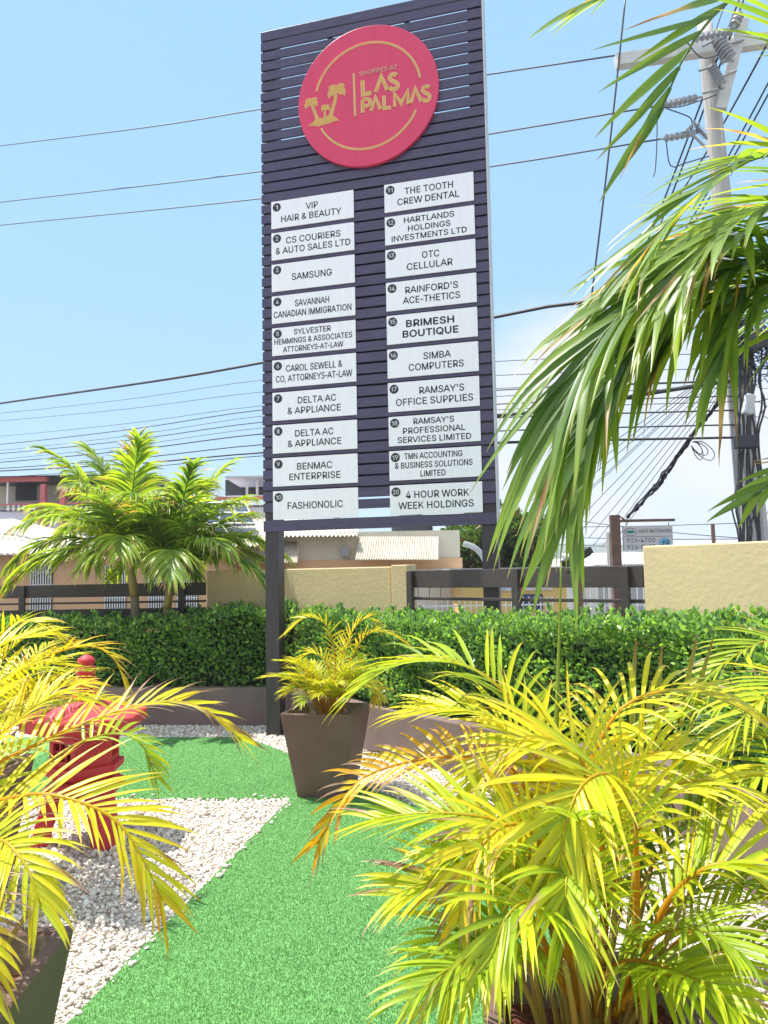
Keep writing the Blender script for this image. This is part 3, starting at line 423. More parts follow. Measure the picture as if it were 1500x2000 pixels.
't': (227, '204,379 204,327 6,327 6,379 65,471 126,471 126,98 128,76 136,61 150,53 170,50 177,50 185,51 194,52 202,54 213,2 203,-1 192,-3 180,-4 168,-4 125,2 92,21 72,52 65,93', '23,5,4 23,6,5 2,0,3 2,1,0 23,7,6 22,7,23 22,8,7 22,9,8 13,15,14 22,10,9 12,15,13 21,10,22 11,15,12 10,15,11 21,15,10 20,15,21 19,15,20 19,16,15 19,17,16 19,18,17'),
}
# straight-sided letters as bars, in units of the cap height: advance, strokes
BARS = {
    'I': (.36, [[(.18, 0), (.18, 1)]]), '1': (.52, [[(.36, 0), (.36, .97)], [(.38, .94), (.27, .80), (.10, .71)]]),
    'A': (.93, [[(.035, 0), (.445, .96), (.485, .96), (.895, 0)], [(.17, .33), (.76, .33)]]),
    'D': (.98, [[(.15, .935), (.45, .935), (.62, .90), (.76, .80), (.84, .64), (.86, .5), (.84, .36), (.76, .20), (.62, .10), (.45, .065), (.15, .065)], [(.17, 0), (.17, 1)]]),
    'K': (.92, [[(.17, 0), (.17, 1)], [(.80, 1.02), (.20, .36)], [(.37, .58), (.83, -.02)]]),
    'M': (1.14, [[(.16, 0), (.16, 1)], [(.98, 0), (.98, 1)], [(.18, 1.0), (.55, .04), (.59, .04), (.96, 1.0)]]),
    'N': (1.0, [[(.16, 0), (.16, 1)], [(.84, 0), (.84, 1)], [(.17, 1.0), (.83, 0)]]),
    'V': (.92, [[(.03, 1), (.44, .04), (.48, .04), (.89, 1)]]),
    'W': (1.30, [[(.04, 1), (.32, .03), (.36, .03), (.63, .97), (.67, .97), (.94, .03), (.98, .03), (1.26, 1)]]),
    'Y': (.92, [[(.04, 1), (.46, .42), (.88, 1)], [(.46, 0), (.46, .46)]]),
}
_gc = {}


def bars(strokes, ch, sw):
    P, F = [], []
    for st in strokes:
        n = len(st); b0 = len(P)
        for i in range(n):
            a_ = Vector(st[max(i - 1, 0)]); p_ = Vector(st[i]); c_ = Vector(st[min(i + 1, n - 1)])
            d1 = (p_ - a_).normalized() if i else (c_ - p_).normalized(); d2 = (c_ - p_).normalized() if i < n - 1 else d1
            nn = Vector((-(d1 + d2).y, (d1 + d2).x)).normalized()
            w_ = sw / ch / 2 / max(.5, nn.dot(Vector((-d1.y, d1.x))))
            for k in (1, -1):
                q = p_ + nn * w_ * k
                P.append((q.x * ch, min(max(q.y, 0.0), 1.0) * ch))
        F += [(b0 + 2 * i, b0 + 2 * i + 1, b0 + 2 * i + 3, b0 + 2 * i + 2) for i in range(n - 1)]
    return P, F


def glyph(c):
    if c not in _gc:
        if c in BARS:
            p, f = bars(BARS[c][1], CAP1 - CAP0, 0.128 * (CAP1 - CAP0))
            _gc[c] = (BARS[c][0] * (CAP1 - CAP0), [(x, y + CAP0) for x, y in p], f)
        else:
            adv, v, f = GLYPHS[c]
            _gc[c] = (adv, [tuple(float(x) for x in p.split(',')) for p in v.split()], [tuple(int(x) for x in p.split(',')) for p in f.split()])
    return _gc[c]


HV = glyph('H')[1]
CAP0, CAP1 = min(p[1] for p in HV), max(p[1] for p in HV)


def put_text(mb, txt, cx, cz, height, width, y, bold=0.0, slant=0.0):
    """lettering facing -y, centred on (cx, cz), cap height and width in metres"""
    P, F, x = [], [], 0.0
    for c in txt:
        if c == ' ': x += 190.0; continue
        adv, V, f = glyph(c)
        if c == '-':
            m0 = min(p[0] for p in V); V = [(p[0] - m0 + 25, p[1]) for p in V]; adv = max(p[0] for p in V) + 25
        b0 = len(P)
        P += [(x + p[0], p[1]) for p in V]; F += [tuple(i + b0 for i in q) for q in f]
        x += adv + 12
    x0 = min(p[0] for p in P); x1 = max(p[0] for p in P)
    sx = width / (x1 - x0); sz = height / (CAP1 - CAP0)
    out = [(cx + (p[0] - (x0 + x1) / 2) * sx + slant * (p[1] - CAP0) * sz, y, cz + (p[1] - (CAP0 + CAP1) / 2) * sz) for p in P]
    mb.add(out, F)
    if bold:
        for dx, dz in ((bold, 0), (-bold, 0), (0, bold), (0, -bold)):
            mb.add([(p[0] + dx, y + 0.0002 + 0.0001 * (dx + 2 * dz) / bold, p[2] + dz) for p in out], F)


def disc(mb, cx, cz, r, y0, y1, n=24):
    mb.slab([(cx + r * math.cos(2 * math.pi * k / n), cz + r * math.sin(2 * math.pi * k / n)) for k in range(n)], y0, y1)


def ribbon(mb, pts, w, y0, y1, closed=False, round_=True):
    """flat band along x,z points, thick from y0 to y1"""
    n = len(pts)
    Lf, Rt = [], []
    for i in range(n):
        p = Vector((pts[i][0], pts[i][1]))
        a = Vector(pts[max(i - 1, 0)]); b = Vector(pts[min(i + 1, n - 1)])
        if 0 < i < n - 1:
            d1 = (p - a).normalized(); d2 = (b - p).normalized()
            nn = Vector((-(d1 + d2).y, (d1 + d2).x))
            nn = nn.normalized() if nn.length > 1e-6 else Vector((-d1.y, d1.x))
            k = 1.0 / max(0.45, abs(nn.dot(Vector((-d1.y, d1.x)))))
        else:
            d = (b - a).normalized(); nn = Vector((-d.y, d.x)); k = 1.0
        ww = (w[i] if hasattr(w, '__len__') else w) / 2 * k
        Lf.append(p + nn * ww); Rt.append(p - nn * ww)
    V_ = []
    for q in Lf: V_.append((q.x, y1, q.y))
    for q in Rt: V_.append((q.x, y1, q.y))
    for q in Lf: V_.append((q.x, y0, q.y))
    for q in Rt: V_.append((q.x, y0, q.y))
    F_ = []
    for i in range(n - 1):
        F_ += [(i, i + 1, n + i + 1, n + i), (2 * n + i, i, i + 1, 2 * n + i + 1), (n + i, 3 * n + i, 3 * n + i + 1, n + i + 1)]
    F_ += [(0, n, 3 * n, 2 * n), (n - 1, 3 * n - 1, 4 * n - 1, 2 * n - 1)]
    mb.add(V_, F_)


# ================================================================== GROUND
g = MB(); g.add([(-900, -60, -0.04), (900, -60, -0.04), (900, 1500, -0.04), (-900, 1500, -0.04)], [(0, 1, 2, 3)])
tag(g.build('ground', M['ground']), kind='structure')
rd = MB(); rd.add([(-40, 30, -0.03), (-40, 19, -0.03), (-2, 10.6, -0.03), (14, -3, -0.03), (22, 2, -0.03), (4, 15.5, -0.03)], [(0, 1, 2, 3, 4, 5)])
tag(rd.build('road', M['asphalt']), kind='structure')
gb = MB(); gb.add([(-7, -1, -0.022), (2.2, -1, -0.022), (2.2, 4.5, -0.022), (-0.9, 8.6, -0.022), (-7, 9.3, -0.022)], [(0, 1, 2, 3, 4)])
tag(gb.build('gravel_bed', M['gravel_base']), kind='structure')

TURF = [(-1.85, -0.5), (-1.182, 2.919), (-0.718, 5.667), (-0.72, 5.70), (-2.029, 5.80), (-3.6, 5.85), (-3.9, 8.1), (-2.668, 7.958), (-1.426, 7.853), (-0.966, 7.212), (-0.19, 6.0), (0.50, 5.02), (0.80, 4.2), (0.86, 2.6), (0.86, -0.5)]
tb = MB(); tb.prism(list(reversed(TURF)), -0.02, -0.002) if False else tb.prism(TURF[::-1], -0.02, 0.0)
tag(tb.build('turf_base', M['turf_base']), kind='structure')


def in_poly(P, poly):
    x, y = P[:, 0], P[:, 1]
    ins = np.zeros(len(P), bool); n = len(poly)
    for i in range(n):
        x1, y1 = poly[i]; x2, y2 = poly[(i + 1) % n]
        c = ((y1 > y) != (y2 > y)) & (x < (x2 - x1) * (y - y1) / (y2 - y1 + 1e-12) + x1)
        ins ^= c
    return ins


# turf blades
def make_turf():
    n = 1150000
    P = np.stack([NP.uniform(-3.2, 1.0, n), NP.uniform(2.2, 8.2, n)], 1)
    keep = NP.uniform(0, 1, n) < np.clip(1.25 - P[:, 1] / 9.0, 0.35, 1)
    P = P[keep]; P = P[in_poly(P, TURF)]
    n = len(P)
    a = NP.uniform(0, 2 * np.pi, n); h = NP.uniform(0.006, 0.012, n); w = NP.uniform(0.0012, 0.0022, n)
    lean = NP.uniform(0.001, 0.008, n); la = NP.uniform(0, 2 * np.pi, n)
    b = np.zeros((n, 3)); b[:, :2] = P; b[:, 2] = -0.001
    d = np.stack([np.cos(a) * w, np.sin(a) * w, np.zeros(n)], 1)
    t = b + np.stack([np.cos(la) * lean, np.sin(la) * lean, h], 1)
    V = np.stack([b - d, b + d, t], 1).reshape(-1, 3)
    F = np.arange(n * 3).reshape(-1, 3)
    base = np.array([0.175, 0.365, 0.130]); k = NP.uniform(0.84, 1.16, n)[:, None]
    c = base * k; pale = NP.uniform(0, 1, n) < 0.09
    c[pale] = np.array([0.42, 0.60, 0.30])
    c *= (1 + 0.07 * np.sin(P[:, 0] * 3.1 + P[:, 1] * 1.3) * np.sin(P[:, 1] * 2.3 - P[:, 0]) + 0.05 * np.sin(P[:, 0] * 9 - P[:, 1] * 7))[:, None]
    o = mesh_np('artificial_turf', V, F, M['turf'], cols=np.repeat(c, 3, 0))
    tag(o, 'short bright green artificial turf making the garden path', 'turf', kind='stuff')


make_turf()


def make_gravel():
    import itertools
    ph = (1 + 5 ** 0.5) / 2
    iv = np.array([(-1, ph, 0), (1, ph, 0), (-1, -ph, 0), (1, -ph, 0), (0, -1, ph), (0, 1, ph), (0, -1, -ph), (0, 1, -ph), (ph, 0, -1), (ph, 0, 1), (-ph, 0, -1), (-ph, 0, 1)]) / math.sqrt(1 + ph * ph)
    it = np.array([(0, 11, 5), (0, 5, 1), (0, 1, 7), (0, 7, 10), (0, 10, 11), (1, 5, 9), (5, 11, 4), (11, 10, 2), (10, 7, 6), (7, 1, 8), (3, 9, 4), (3, 4, 2), (3, 2, 6), (3, 6, 8), (3, 8, 9), (4, 9, 5), (2, 4, 11), (6, 2, 10), (8, 6, 7), (9, 8, 1)])
    variants = [iv * (1 + NP.uniform(-0.28, 0.25, (12, 1))) for _ in range(12)]
    BED = [(-3.6, 1.8), (2.0, 1.8), (1.95, 4.4), (1.7, 4.85), (0.06, 6.88), (-1.05, 8.3), (-1.33, 8.45), (-3.6, 8.72)]
    parts = []
    # left wedge, far strip, right strip
    n = 118000
    P = np.stack([NP.uniform(-3.4, 2.0, n), NP.uniform(1.8, 8.75, n)], 1)
    P = P[in_poly(P, BED)]
    inner = in_poly(P, TURF)
    near_edge = in_poly(P + np.array([0.012, 0]), TURF) & in_poly(P - np.array([0.012, 0]), TURF)
    stray = inner & ~(in_poly(P + np.array([0.05, 0]), TURF) & in_poly(P - np.array([0.05, 0]), TURF) & in_poly(P - np.array([0, 0.06]), TURF)) & (NP.uniform(0, 1, len(P)) < 0.10)
    P = P[(~inner) | stray]; isstray = stray[(~inner) | stray]
    n = len(P)
    s = np.clip(NP.lognormal(math.log(0.0080), 0.38, n), 0.004, 0.020)
    sc = np.stack([s * NP.uniform(0.9, 1.5, n), s * NP.uniform(0.8, 1.2, n), s * NP.uniform(0.5, 0.8, n)], 1)
    yaw = NP.uniform(0, 2 * np.pi, n); pit = NP.normal(0, 0.5, n)
    vv = np.stack([variants[i] for i in NP.integers(0, 12, n)])
    vv = vv * sc[:, None, :]
    cp, sp = np.cos(pit)[:, None], np.sin(pit)[:, None]
    x = vv[:, :, 0] * cp + vv[:, :, 2] * sp; z = -vv[:, :, 0] * sp + vv[:, :, 2] * cp; y = vv[:, :, 1]
    cy, sy = np.cos(yaw)[:, None], np.sin(yaw)[:, None]
    X = x * cy - y * sy + P[:, 0:1]; Y = x * sy + y * cy + P[:, 1:2]
    Z = z + (-0.013 + NP.uniform(0, 0.009, n) + s * 0.25 + np.where(isstray, 0.012, 0.0))[:, None]
    V = np.stack([X, Y, Z], 2).reshape(-1, 3)
    F = (it[None] + (np.arange(n) * 12)[:, None, None]).reshape(-1, 3)
    c = np.array([0.78, 0.705, 0.63]) * NP.uniform(0.62, 1.22, n)[:, None] * (1 + NP.normal(0, 0.035, (n, 3)))
    dk = NP.uniform(0, 1, n) < 0.05
    c[dk] *= np.array([0.6, 0.5, 0.45])
    o = mesh_np('gravel', V, F, M['stone'], cols=np.repeat(np.clip(c, 0.02, 0.85), 12, 0))
    tag(o, 'loose pale pinkish white gravel around the turf', 'gravel', kind='stuff')


make_gravel()

# far hills
hm = MB()
hv, hf = [], []
NX, NY = 70, 6
for j in range(NY):
    for i in range(NX):
        x = -700 + 1700 * i / (NX - 1); y = 620 + 130 * j
        h = (22 + 26 * math.exp(-((x - 260) / 120.0) ** 2) + 12 * math.sin(x * 0.013 + 1) + 7 * math.sin(x * 0.037 + j)) * math.sin(math.pi * min(1, (j + 0.15) / 4.2) * 0.5)
        hv.append((x, y, -0.1 + max(0, h) * (0 if j == 0 else 1)))
for j in range(NY - 1):
    for i in range(NX - 1):
        a = j * NX + i; hf.append((a, a + 1, a + NX + 1, a + NX))
hm.add(hv, hf)
tag(hm.build('hills', M['hill'], smooth=True), kind='structure')

# ================================================================== THE DIRECTORY SIGN
SIGN = (-1.2441, 7.9604, 0.0); SYAW = -0.2607; SW = 2.4095; ZT = 7.5285; ZB = 2.0627
sign = empty('directory_sign', SIGN, SYAW)
tag(sign, 'tall dark slatted directory sign on two posts with round red emblem and white panels', 'sign')
for x0 in (0.005, SW - 0.155):
    b = MB(); b.box(x0, x0 + 0.15, 0.0045, 0.16, -0.02, ZT - 0.02)
    b.build('post', M['slat_post'], sign, bevel=0.004)
sl = MB()
sl.box(-0.004, SW, -0.022, 0.010, ZT - 0.105, ZT)
z = ZT - 0.120
pitch = 0.1148
while z - 0.10 > ZB + 0.125:
    jit = R_.uniform(-0.006, 0.004)
    x0 = -0.006 + R_.uniform(-0.004, 0.004)
    zt = z + R_.uniform(-0.0015, 0.0015)
    sl.box(x0, SW - 0.006, -0.020 + R_.uniform(-0.001, 0.001), 0.002, zt - 0.0945, zt)
    z -= pitch
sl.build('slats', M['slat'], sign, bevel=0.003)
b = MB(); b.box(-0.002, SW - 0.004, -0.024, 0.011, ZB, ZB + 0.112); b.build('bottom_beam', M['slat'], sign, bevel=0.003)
for x0 in (0.755, 1.60):
    b = MB(); b.box(x0, x0 + 0.05, 0.0045, 0.06, ZB + 0.12, ZT - 0.12); b.build('batten', M['slat_post'], sign)
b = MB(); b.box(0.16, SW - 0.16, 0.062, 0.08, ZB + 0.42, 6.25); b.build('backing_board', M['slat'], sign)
b = MB(); b.box(SW - 0.003, SW + 0.010, -0.018, 0.155, ZB, ZT - 0.01); b.build('edge_trim', M['trim'], sign)
# emblem
EC = (1.203, 6.553); ER = 0.757
em = MB(); disc(em, EC[0], EC[1], ER, -0.026, -0.07, 96)
emb = em.build('round_emblem', M['emblem'], sign, bevel=0.004); emb['label'] = 'round crimson disc with gold palm trees and gold lettering'
yF, yB = -0.080, -0.069


def gold_strokes(name, strokes, w):
    """gold strokes with a pale raised outline"""
    a = MB()
    for s_ in strokes:
        a.m = 1; ribbon(a, s_, [x + 0.010 for x in w] if hasattr(w, '__len__') else w + 0.010, yB, yF + 0.004)
        a.m = 0; ribbon(a, s_, w, yB, yF)
    return a.build(name, [M['gold'], M['gold_edge']], emb)


def densify(pts, k=4):
    P, _ = smooth_path([(x, 0, z_) for x, z_ in pts], len(pts) * k)
    return [(p.x, p.z) for p in P]


RC = (1.205, 6.548); RR = 0.572
arcs = []
for a0, a1 in ((165, 8.5), (208, 334.5)):
    n = 44
    arcs.append([(RC[0] + RR * math.cos(rad(a0 + (a1 - a0) * k / n)), RC[1] + RR * math.sin(rad(a0 + (a1 - a0) * k / n))) for k in range(n + 1)])
gold_strokes('gold_ring', arcs, 0.012)
gold_strokes('divider_bar', [[(1.066, 6.816), (1.074, 6.349)]], 0.013)
LAS = [[(1.160, 6.719), (1.163, 6.567), (1.256, 6.569)], [(1.299, 6.564), (1.361, 6.725), (1.425, 6.566)],
       densify([(1.526, 6.704), (1.499, 6.725), (1.464, 6.718), (1.452, 6.685), (1.481, 6.652), (1.520, 6.626), (1.536, 6.590), (1.512, 6.563), (1.475, 6.565), (1.451, 6.588)])]
PAL = [densify([(1.156, 6.511), (1.200, 6.512), (1.230, 6.498), (1.237, 6.472), (1.225, 6.446), (1.195, 6.436), (1.158, 6.435)]), [(1.156, 6.511), (1.156, 6.368)],
       [(1.247, 6.371), (1.295, 6.508), (1.349, 6.372)], [(1.385, 6.512), (1.389, 6.374), (1.462, 6.372)],
       [(1.501, 6.372), (1.498, 6.514), (1.568, 6.395), (1.637, 6.516), (1.640, 6.375)], [(1.668, 6.380), (1.718, 6.525), (1.777, 6.378)],
       densify([(1.865, 6.512), (1.837, 6.530), (1.805, 6.522), (1.795, 6.493), (1.818, 6.464), (1.850, 6.441), (1.865, 6.409), (1.846, 6.380), (1.814, 6.379), (1.791, 6.402)])]
ga = MB()
for s_ in LAS:
    ga.m = 1; ribbon(ga, s_, 0.042, yB, yF + 0.004); ga.m = 0; ribbon(ga, s_, 0.030, yB, yF)
for s_ in PAL:
    ga.m = 1; ribbon(ga, s_, 0.036, yB, yF + 0.004); ga.m = 0; ribbon(ga, s_, 0.024, yB, yF)
ga.build('gold_lettering', [M['gold'], M['gold_edge']], emb)
ta = MB(); put_text(ta, 'SHOPPES AT', 1.333, 6.795, 0.046, 0.405, yF, bold=0.001)
ta.build('small_lettering', M['gold_edge'], emb)
pm = MB()


def palm_motif(top, size, trunk, w0):
    for mm_, e in ((1, 0.008), (0, 0.0)):
        pm.m = mm_; y1 = yF + (0.004 if mm_ else 0.0)
        ribbon(pm, trunk, [w0 * (1.0 - 0.35 * i / (len(trunk) - 1)) + e for i in range(len(trunk))], yB, y1)
        for ang, ln_, dr in ((172, 0.95, 0.75), (150, 1.0, 0.45), (205, 0.95, 0.55), (8, 0.95, 0.75), (30, 1.0, 0.45), (-25, 0.95, 0.55), (232, 0.75, 0.25), (-52, 0.75, 0.25)):
            p = []
            for k in range(8):
                t = k / 7
                p.append((top[0] + size * ln_ * t * math.cos(rad(ang)), top[1] + size * ln_ * t * math.sin(rad(ang)) - size * dr * t * t * 1.1))
            ww = [size * (0.10 + 0.24 * math.sin(math.pi * min(1, 0.15 + t / 7 * 0.85))) * (1 if t < 7 else 0.15) + e for t in range(8)]
            ribbon(pm, p, ww, yB, y1 - 0.0002 * (ang % 7))


palm_motif((0.876, 6.700), 0.105, [(0.804, 6.385), (0.832, 6.480), (0.862, 6.572), (0.876, 6.700)], 0.036)
palm_motif((0.592, 6.608), 0.078, [(0.658, 6.385), (0.632, 6.470), (0.605, 6.540), (0.592, 6.608)], 0.028)
palm_motif((0.751, 6.515), 0.050, [(0.738, 6.385), (0.745, 6.450), (0.751, 6.515)], 0.016)
isl = [(0.566, 6.335), (0.600, 6.350), (0.640, 6.383), (0.680, 6.398), (0.715, 6.383), (0.760, 6.398), (0.800, 6.402), (0.845, 6.385), (0.896, 6.333), (0.850, 6.338), (0.805, 6.326), (0.740, 6.320), (0.669, 6.314), (0.62, 6.325)][::-1]
icx = sum(p[0] for p in isl) / len(isl); icz = sum(p[1] for p in isl) / len(isl)
pm.m = 1; pm.slab([(icx + (x - icx) * 1.03, icz + (z_ - icz) * 1.12) for x, z_ in isl], yB, yF + 0.0035)
pm.m = 0; pm.slab(isl, yB, yF - 0.0006)
pm.build('palm_tree_motif', [M['gold'], M['gold_edge']], emb)

# directory panels: (lines: text, centre x fraction, width fraction)
ROWS = [
    [('VIP', .50, .145), ('HAIR & BEAUTY', .49, .73)], [('CS COURIERS', .51, .655), ('& AUTO SALES LTD', .505, .90)], [('SAMSUNG', .49, .48)],
    [('SAVANNAH', .49, .41), ('CANADIAN IMMIGRATION', .49, .93)], [('SYLVESTER', .49, .44), ('HEMMINGS & ASSOCIATES', .495, .93), ('ATTORNEYS-AT-LAW', .495, .72)],
    [('CAROL SEWELL &', .505, .67), ('CO, ATTORNEYS-AT-LAW', .50, .91)], [('DELTA AC', .535, .45), ('& APPLIANCE', .50, .63)], [('DELTA AC', .50, .45), ('& APPLIANCE', .50, .63)],
    [('BENMAC', .50, .41), ('ENTERPRISE', .50, .60)], [('FASHIONOLIC', .50, .645)],
    [('THE TOOTH', .505, .54), ('CREW DENTAL', .495, .69)], [('HARTLANDS', .50, .56), ('HOLDINGS', .50, .47), ('INVESTMENTS LTD', .495, .835)], [('OTC', .51, .19), ('CELLULAR', .495, .505)],
    [("RAINFORD'S", .51, .58), ('ACE-THETICS', .505, .63)], [('BRIMESH', .485, .525), ('BOUTIQUE', .487, .61)], [('SIMBA', .555, .30), ('COMPUTERS', .54, .60)],
    [("RAMSAY'S", .595, .485), ('OFFICE SUPPLIES', .51, .84)], [("RAMSAY'S", .50, .44), ('PROFESSIONAL', .50, .675), ('SERVICES LIMITED', .50, .80)],
    [('TMN ACCOUNTING', .485, .63), ('& BUSINESS SOLUTIONS', .485, .84), ('LIMITED', .48, .27)], [('4 HOUR WORK', .52, .68), ('WEEK HOLDINGS', .50, .81)]]
PW, PH = 0.918, 0.296
for i, lines in enumerate(ROWS):
    x0 = 0.113 if i < 10 else 1.360
    zt = 5.580 - 0.3447 * (i % 10)
    b = MB(); b.box(x0, x0 + PW, -0.036, -0.0235, zt - PH, zt)
    pn = b.build('directory_panel', M['panel'], sign, bevel=0.0015)
    pn['label'] = 'white panel with round black badge numbered %d' % (i + 1)
    b = MB(); b.m = 0; disc(b, x0 + 0.064, zt - 0.066, 0.046, -0.0365, -0.0385, 28)
    b.m = 1; put_text(b, str(i + 1), x0 + 0.064, zt - 0.066, 0.044, 0.030 if i < 9 else 0.056, -0.0392, bold=0.0011)
    b.build('number_badge', [M['ink'], M['ink_white']], pn)
    n = len(lines)
    vs_ = {1: [.53], 2: [.335, .69], 3: [.205, .51, .81]}[n]
    hh = PH * {1: .235, 2: .228, 3: .195}[n]
    t = MB()
    for (txt, cx, wf), v in zip(lines, vs_):
        put_text(t, txt, x0 + PW * cx, zt - PH * v, hh, PW * wf, -0.0372, bold=0.0034 if i == 14 else 0.0015)
    t.build('lettering', M['ink'], pn)

# ================================================================== PLANTER WALL
WALL = [(-7.0, 9.15), (-2.9, 8.64), (-1.33, 8.45), (-1.06, 8.30), (0.06, 6.90), (1.72, 4.88), (1.77, 4.55), (1.77, 0.4)]


def offset_line(L_, d):
    out = []
    for i, p in enumerate(L_):
        a = Vector(L_[max(i - 1, 0)]); b = Vector(L_[min(i + 1, len(L_) - 1)]); p = Vector(p)
        n1 = (p - a).normalized() if i > 0 else (b - p).normalized(); n2 = (b - p).normalized() if i < len(L_) - 1 else n1
        nn = Vector((-(n1 + n2).y, (n1 + n2).x)).normalized()
        k = 1 / max(0.5, nn.dot(Vector((-n1.y, n1.x))))
        q = p + nn * d * k; out.append((q.x, q.y))
    return out


wl = MB(); wl.prism(WALL + offset_line(WALL, 0.13)[::-1], -0.03, 0.40)
tag(wl.build('planter_wall', M['wall_brown'], bevel=0.012), 'low brown painted planter wall along the foot of the hedge', 'planter wall')
sb = MB(); inner = offset_line(WALL, 0.131)
sb.add([(x, y, 0.30) for x, y in inner] + [(6.5, 0.4, 0.30), (6.5, 3.0, .30), (2.4, 6.3, 0.30), (-2.2, 10.3, 0.30), (-7, 10.3, 0.30)], [tuple(range(len(inner) + 5))])
tag(sb.build('planting_soil', M['branch']), 'dark planting soil behind the planter wall', 'soil', kind='structure')

# ================================================================== BOUNDARY WALLS AND FENCES
def wall_seg(name, p0, p1, th, z0, z1, label, bev=0.012):
    a, b = Vector(p0), Vector(p1); d = (b - a).normalized(); n = Vector((-d.y, d.x)) * th
    w = MB(); w.prism([tuple(a), tuple(b), tuple(b + n), tuple(a + n)], z0, z1)
    return w, tag(w.build(name, M['beige'], bevel=bev), label, 'wall')


_, bw1 = wall_seg('boundary_wall', (-2.22, 9.60), (0.06, 8.26), 0.16, -0.03, 1.685, 'beige plastered boundary wall behind the left sign post')
pl = MB(); pl.prism([(0.062, 8.235), (0.235, 8.13), (0.34, 8.30), (0.165, 8.41)], -0.03, 1.70)
pl.build('pier', M['beige'], bw1, bevel=0.01)
_, bw2 = wall_seg('boundary_wall', (2.06, 6.15), (5.2, 2.85), 0.18, -0.03, 1.79, 'beige plastered boundary wall right of the fence, below the utility pole')


def fence(p0, p1, rails, posts, label, zpost, ztop_post):
    root = empty('rail_fence', (0, 0, 0)); tag(root, label, 'fence', None)
    a, b = Vector((*p0, 0)), Vector((*p1, 0)); d = (b - a); ln = d.length; d.normalize()
    rot = math.atan2(d.y, d.x)
    root.location = a; root.rotation_euler = (0, 0, rot)
    for z0, z1, th in rails:
        r = MB(); r.box(0, ln, 0.0, th, z0, z1); r.build('rail', M['fence'], root, bevel=0.004)
    for t in posts:
        q = MB(); q.box(ln * t - 0.035, ln * t + 0.035, -0.052, -0.002, zpost, ztop_post); q.build('fence_post', M['fence'], root, bevel=0.003)
    return root


fence((0.24, 8.00), (2.06, 6.16), [(1.46, 1.635, .03), (1.335, 1.365, .03), (0.95, 1.17, .03), (0.5, 0.75, .03)], [0.02, 0.53, 0.945], 'dark brown rail fence behind the hedge and right sign post', 0.3, 1.63)
fence((-9.5, 9.95), (-2.24, 9.62), [(1.385, 1.545, .03), (1.30, 1.325, .025), (1.075, 1.235, .03), (0.98, 1.01, .025), (0.5, 0.75, .03)], [0.10, 0.26, 0.43, 0.68, 0.96], 'dark brown rail fence behind the two left palms', 0.3, 1.54)

# ================================================================== PLANTS
def leaf_block(P, N, sz, asp, cols, fold=0.25, sizej=0.35):
    """vectorised oval leaves at P pointing along N (n,3); returns V, F(quads), C"""
    n = len(P)
    N = N / np.linalg.norm(N, axis=1, keepdims=True)
    r = NP.normal(0, 1, (n, 3)); S = np.cross(N, r); S /= np.linalg.norm(S, axis=1, keepdims=True)
    U = np.cross(S, N)
    s = sz * NP.uniform(1 - sizej, 1 + sizej, n)[:, None]; w = s * asp * 0.5
    b = P; t = P + N * s
    l1 = P + N * s * .33 - S * w * .9 + U * w * fold; r1 = P + N * s * .33 + S * w * .9 + U * w * fold
    l2 = P + N * s * .74 - S * w * .82 + U * w * fold; r2 = P + N * s * .74 + S * w * .82 + U * w * fold
    t = t - U * s * 0.10
    V = np.stack([b, r1, r2, t, l2, l1], 1).reshape(-1, 3)
    i = np.arange(n) * 6
    F = np.concatenate([np.stack([i, i + 1, i + 2, i + 3], 1), np.stack([i, i + 3, i + 4, i + 5], 1)])
    return V, F, np.repeat(cols, 6, 0)


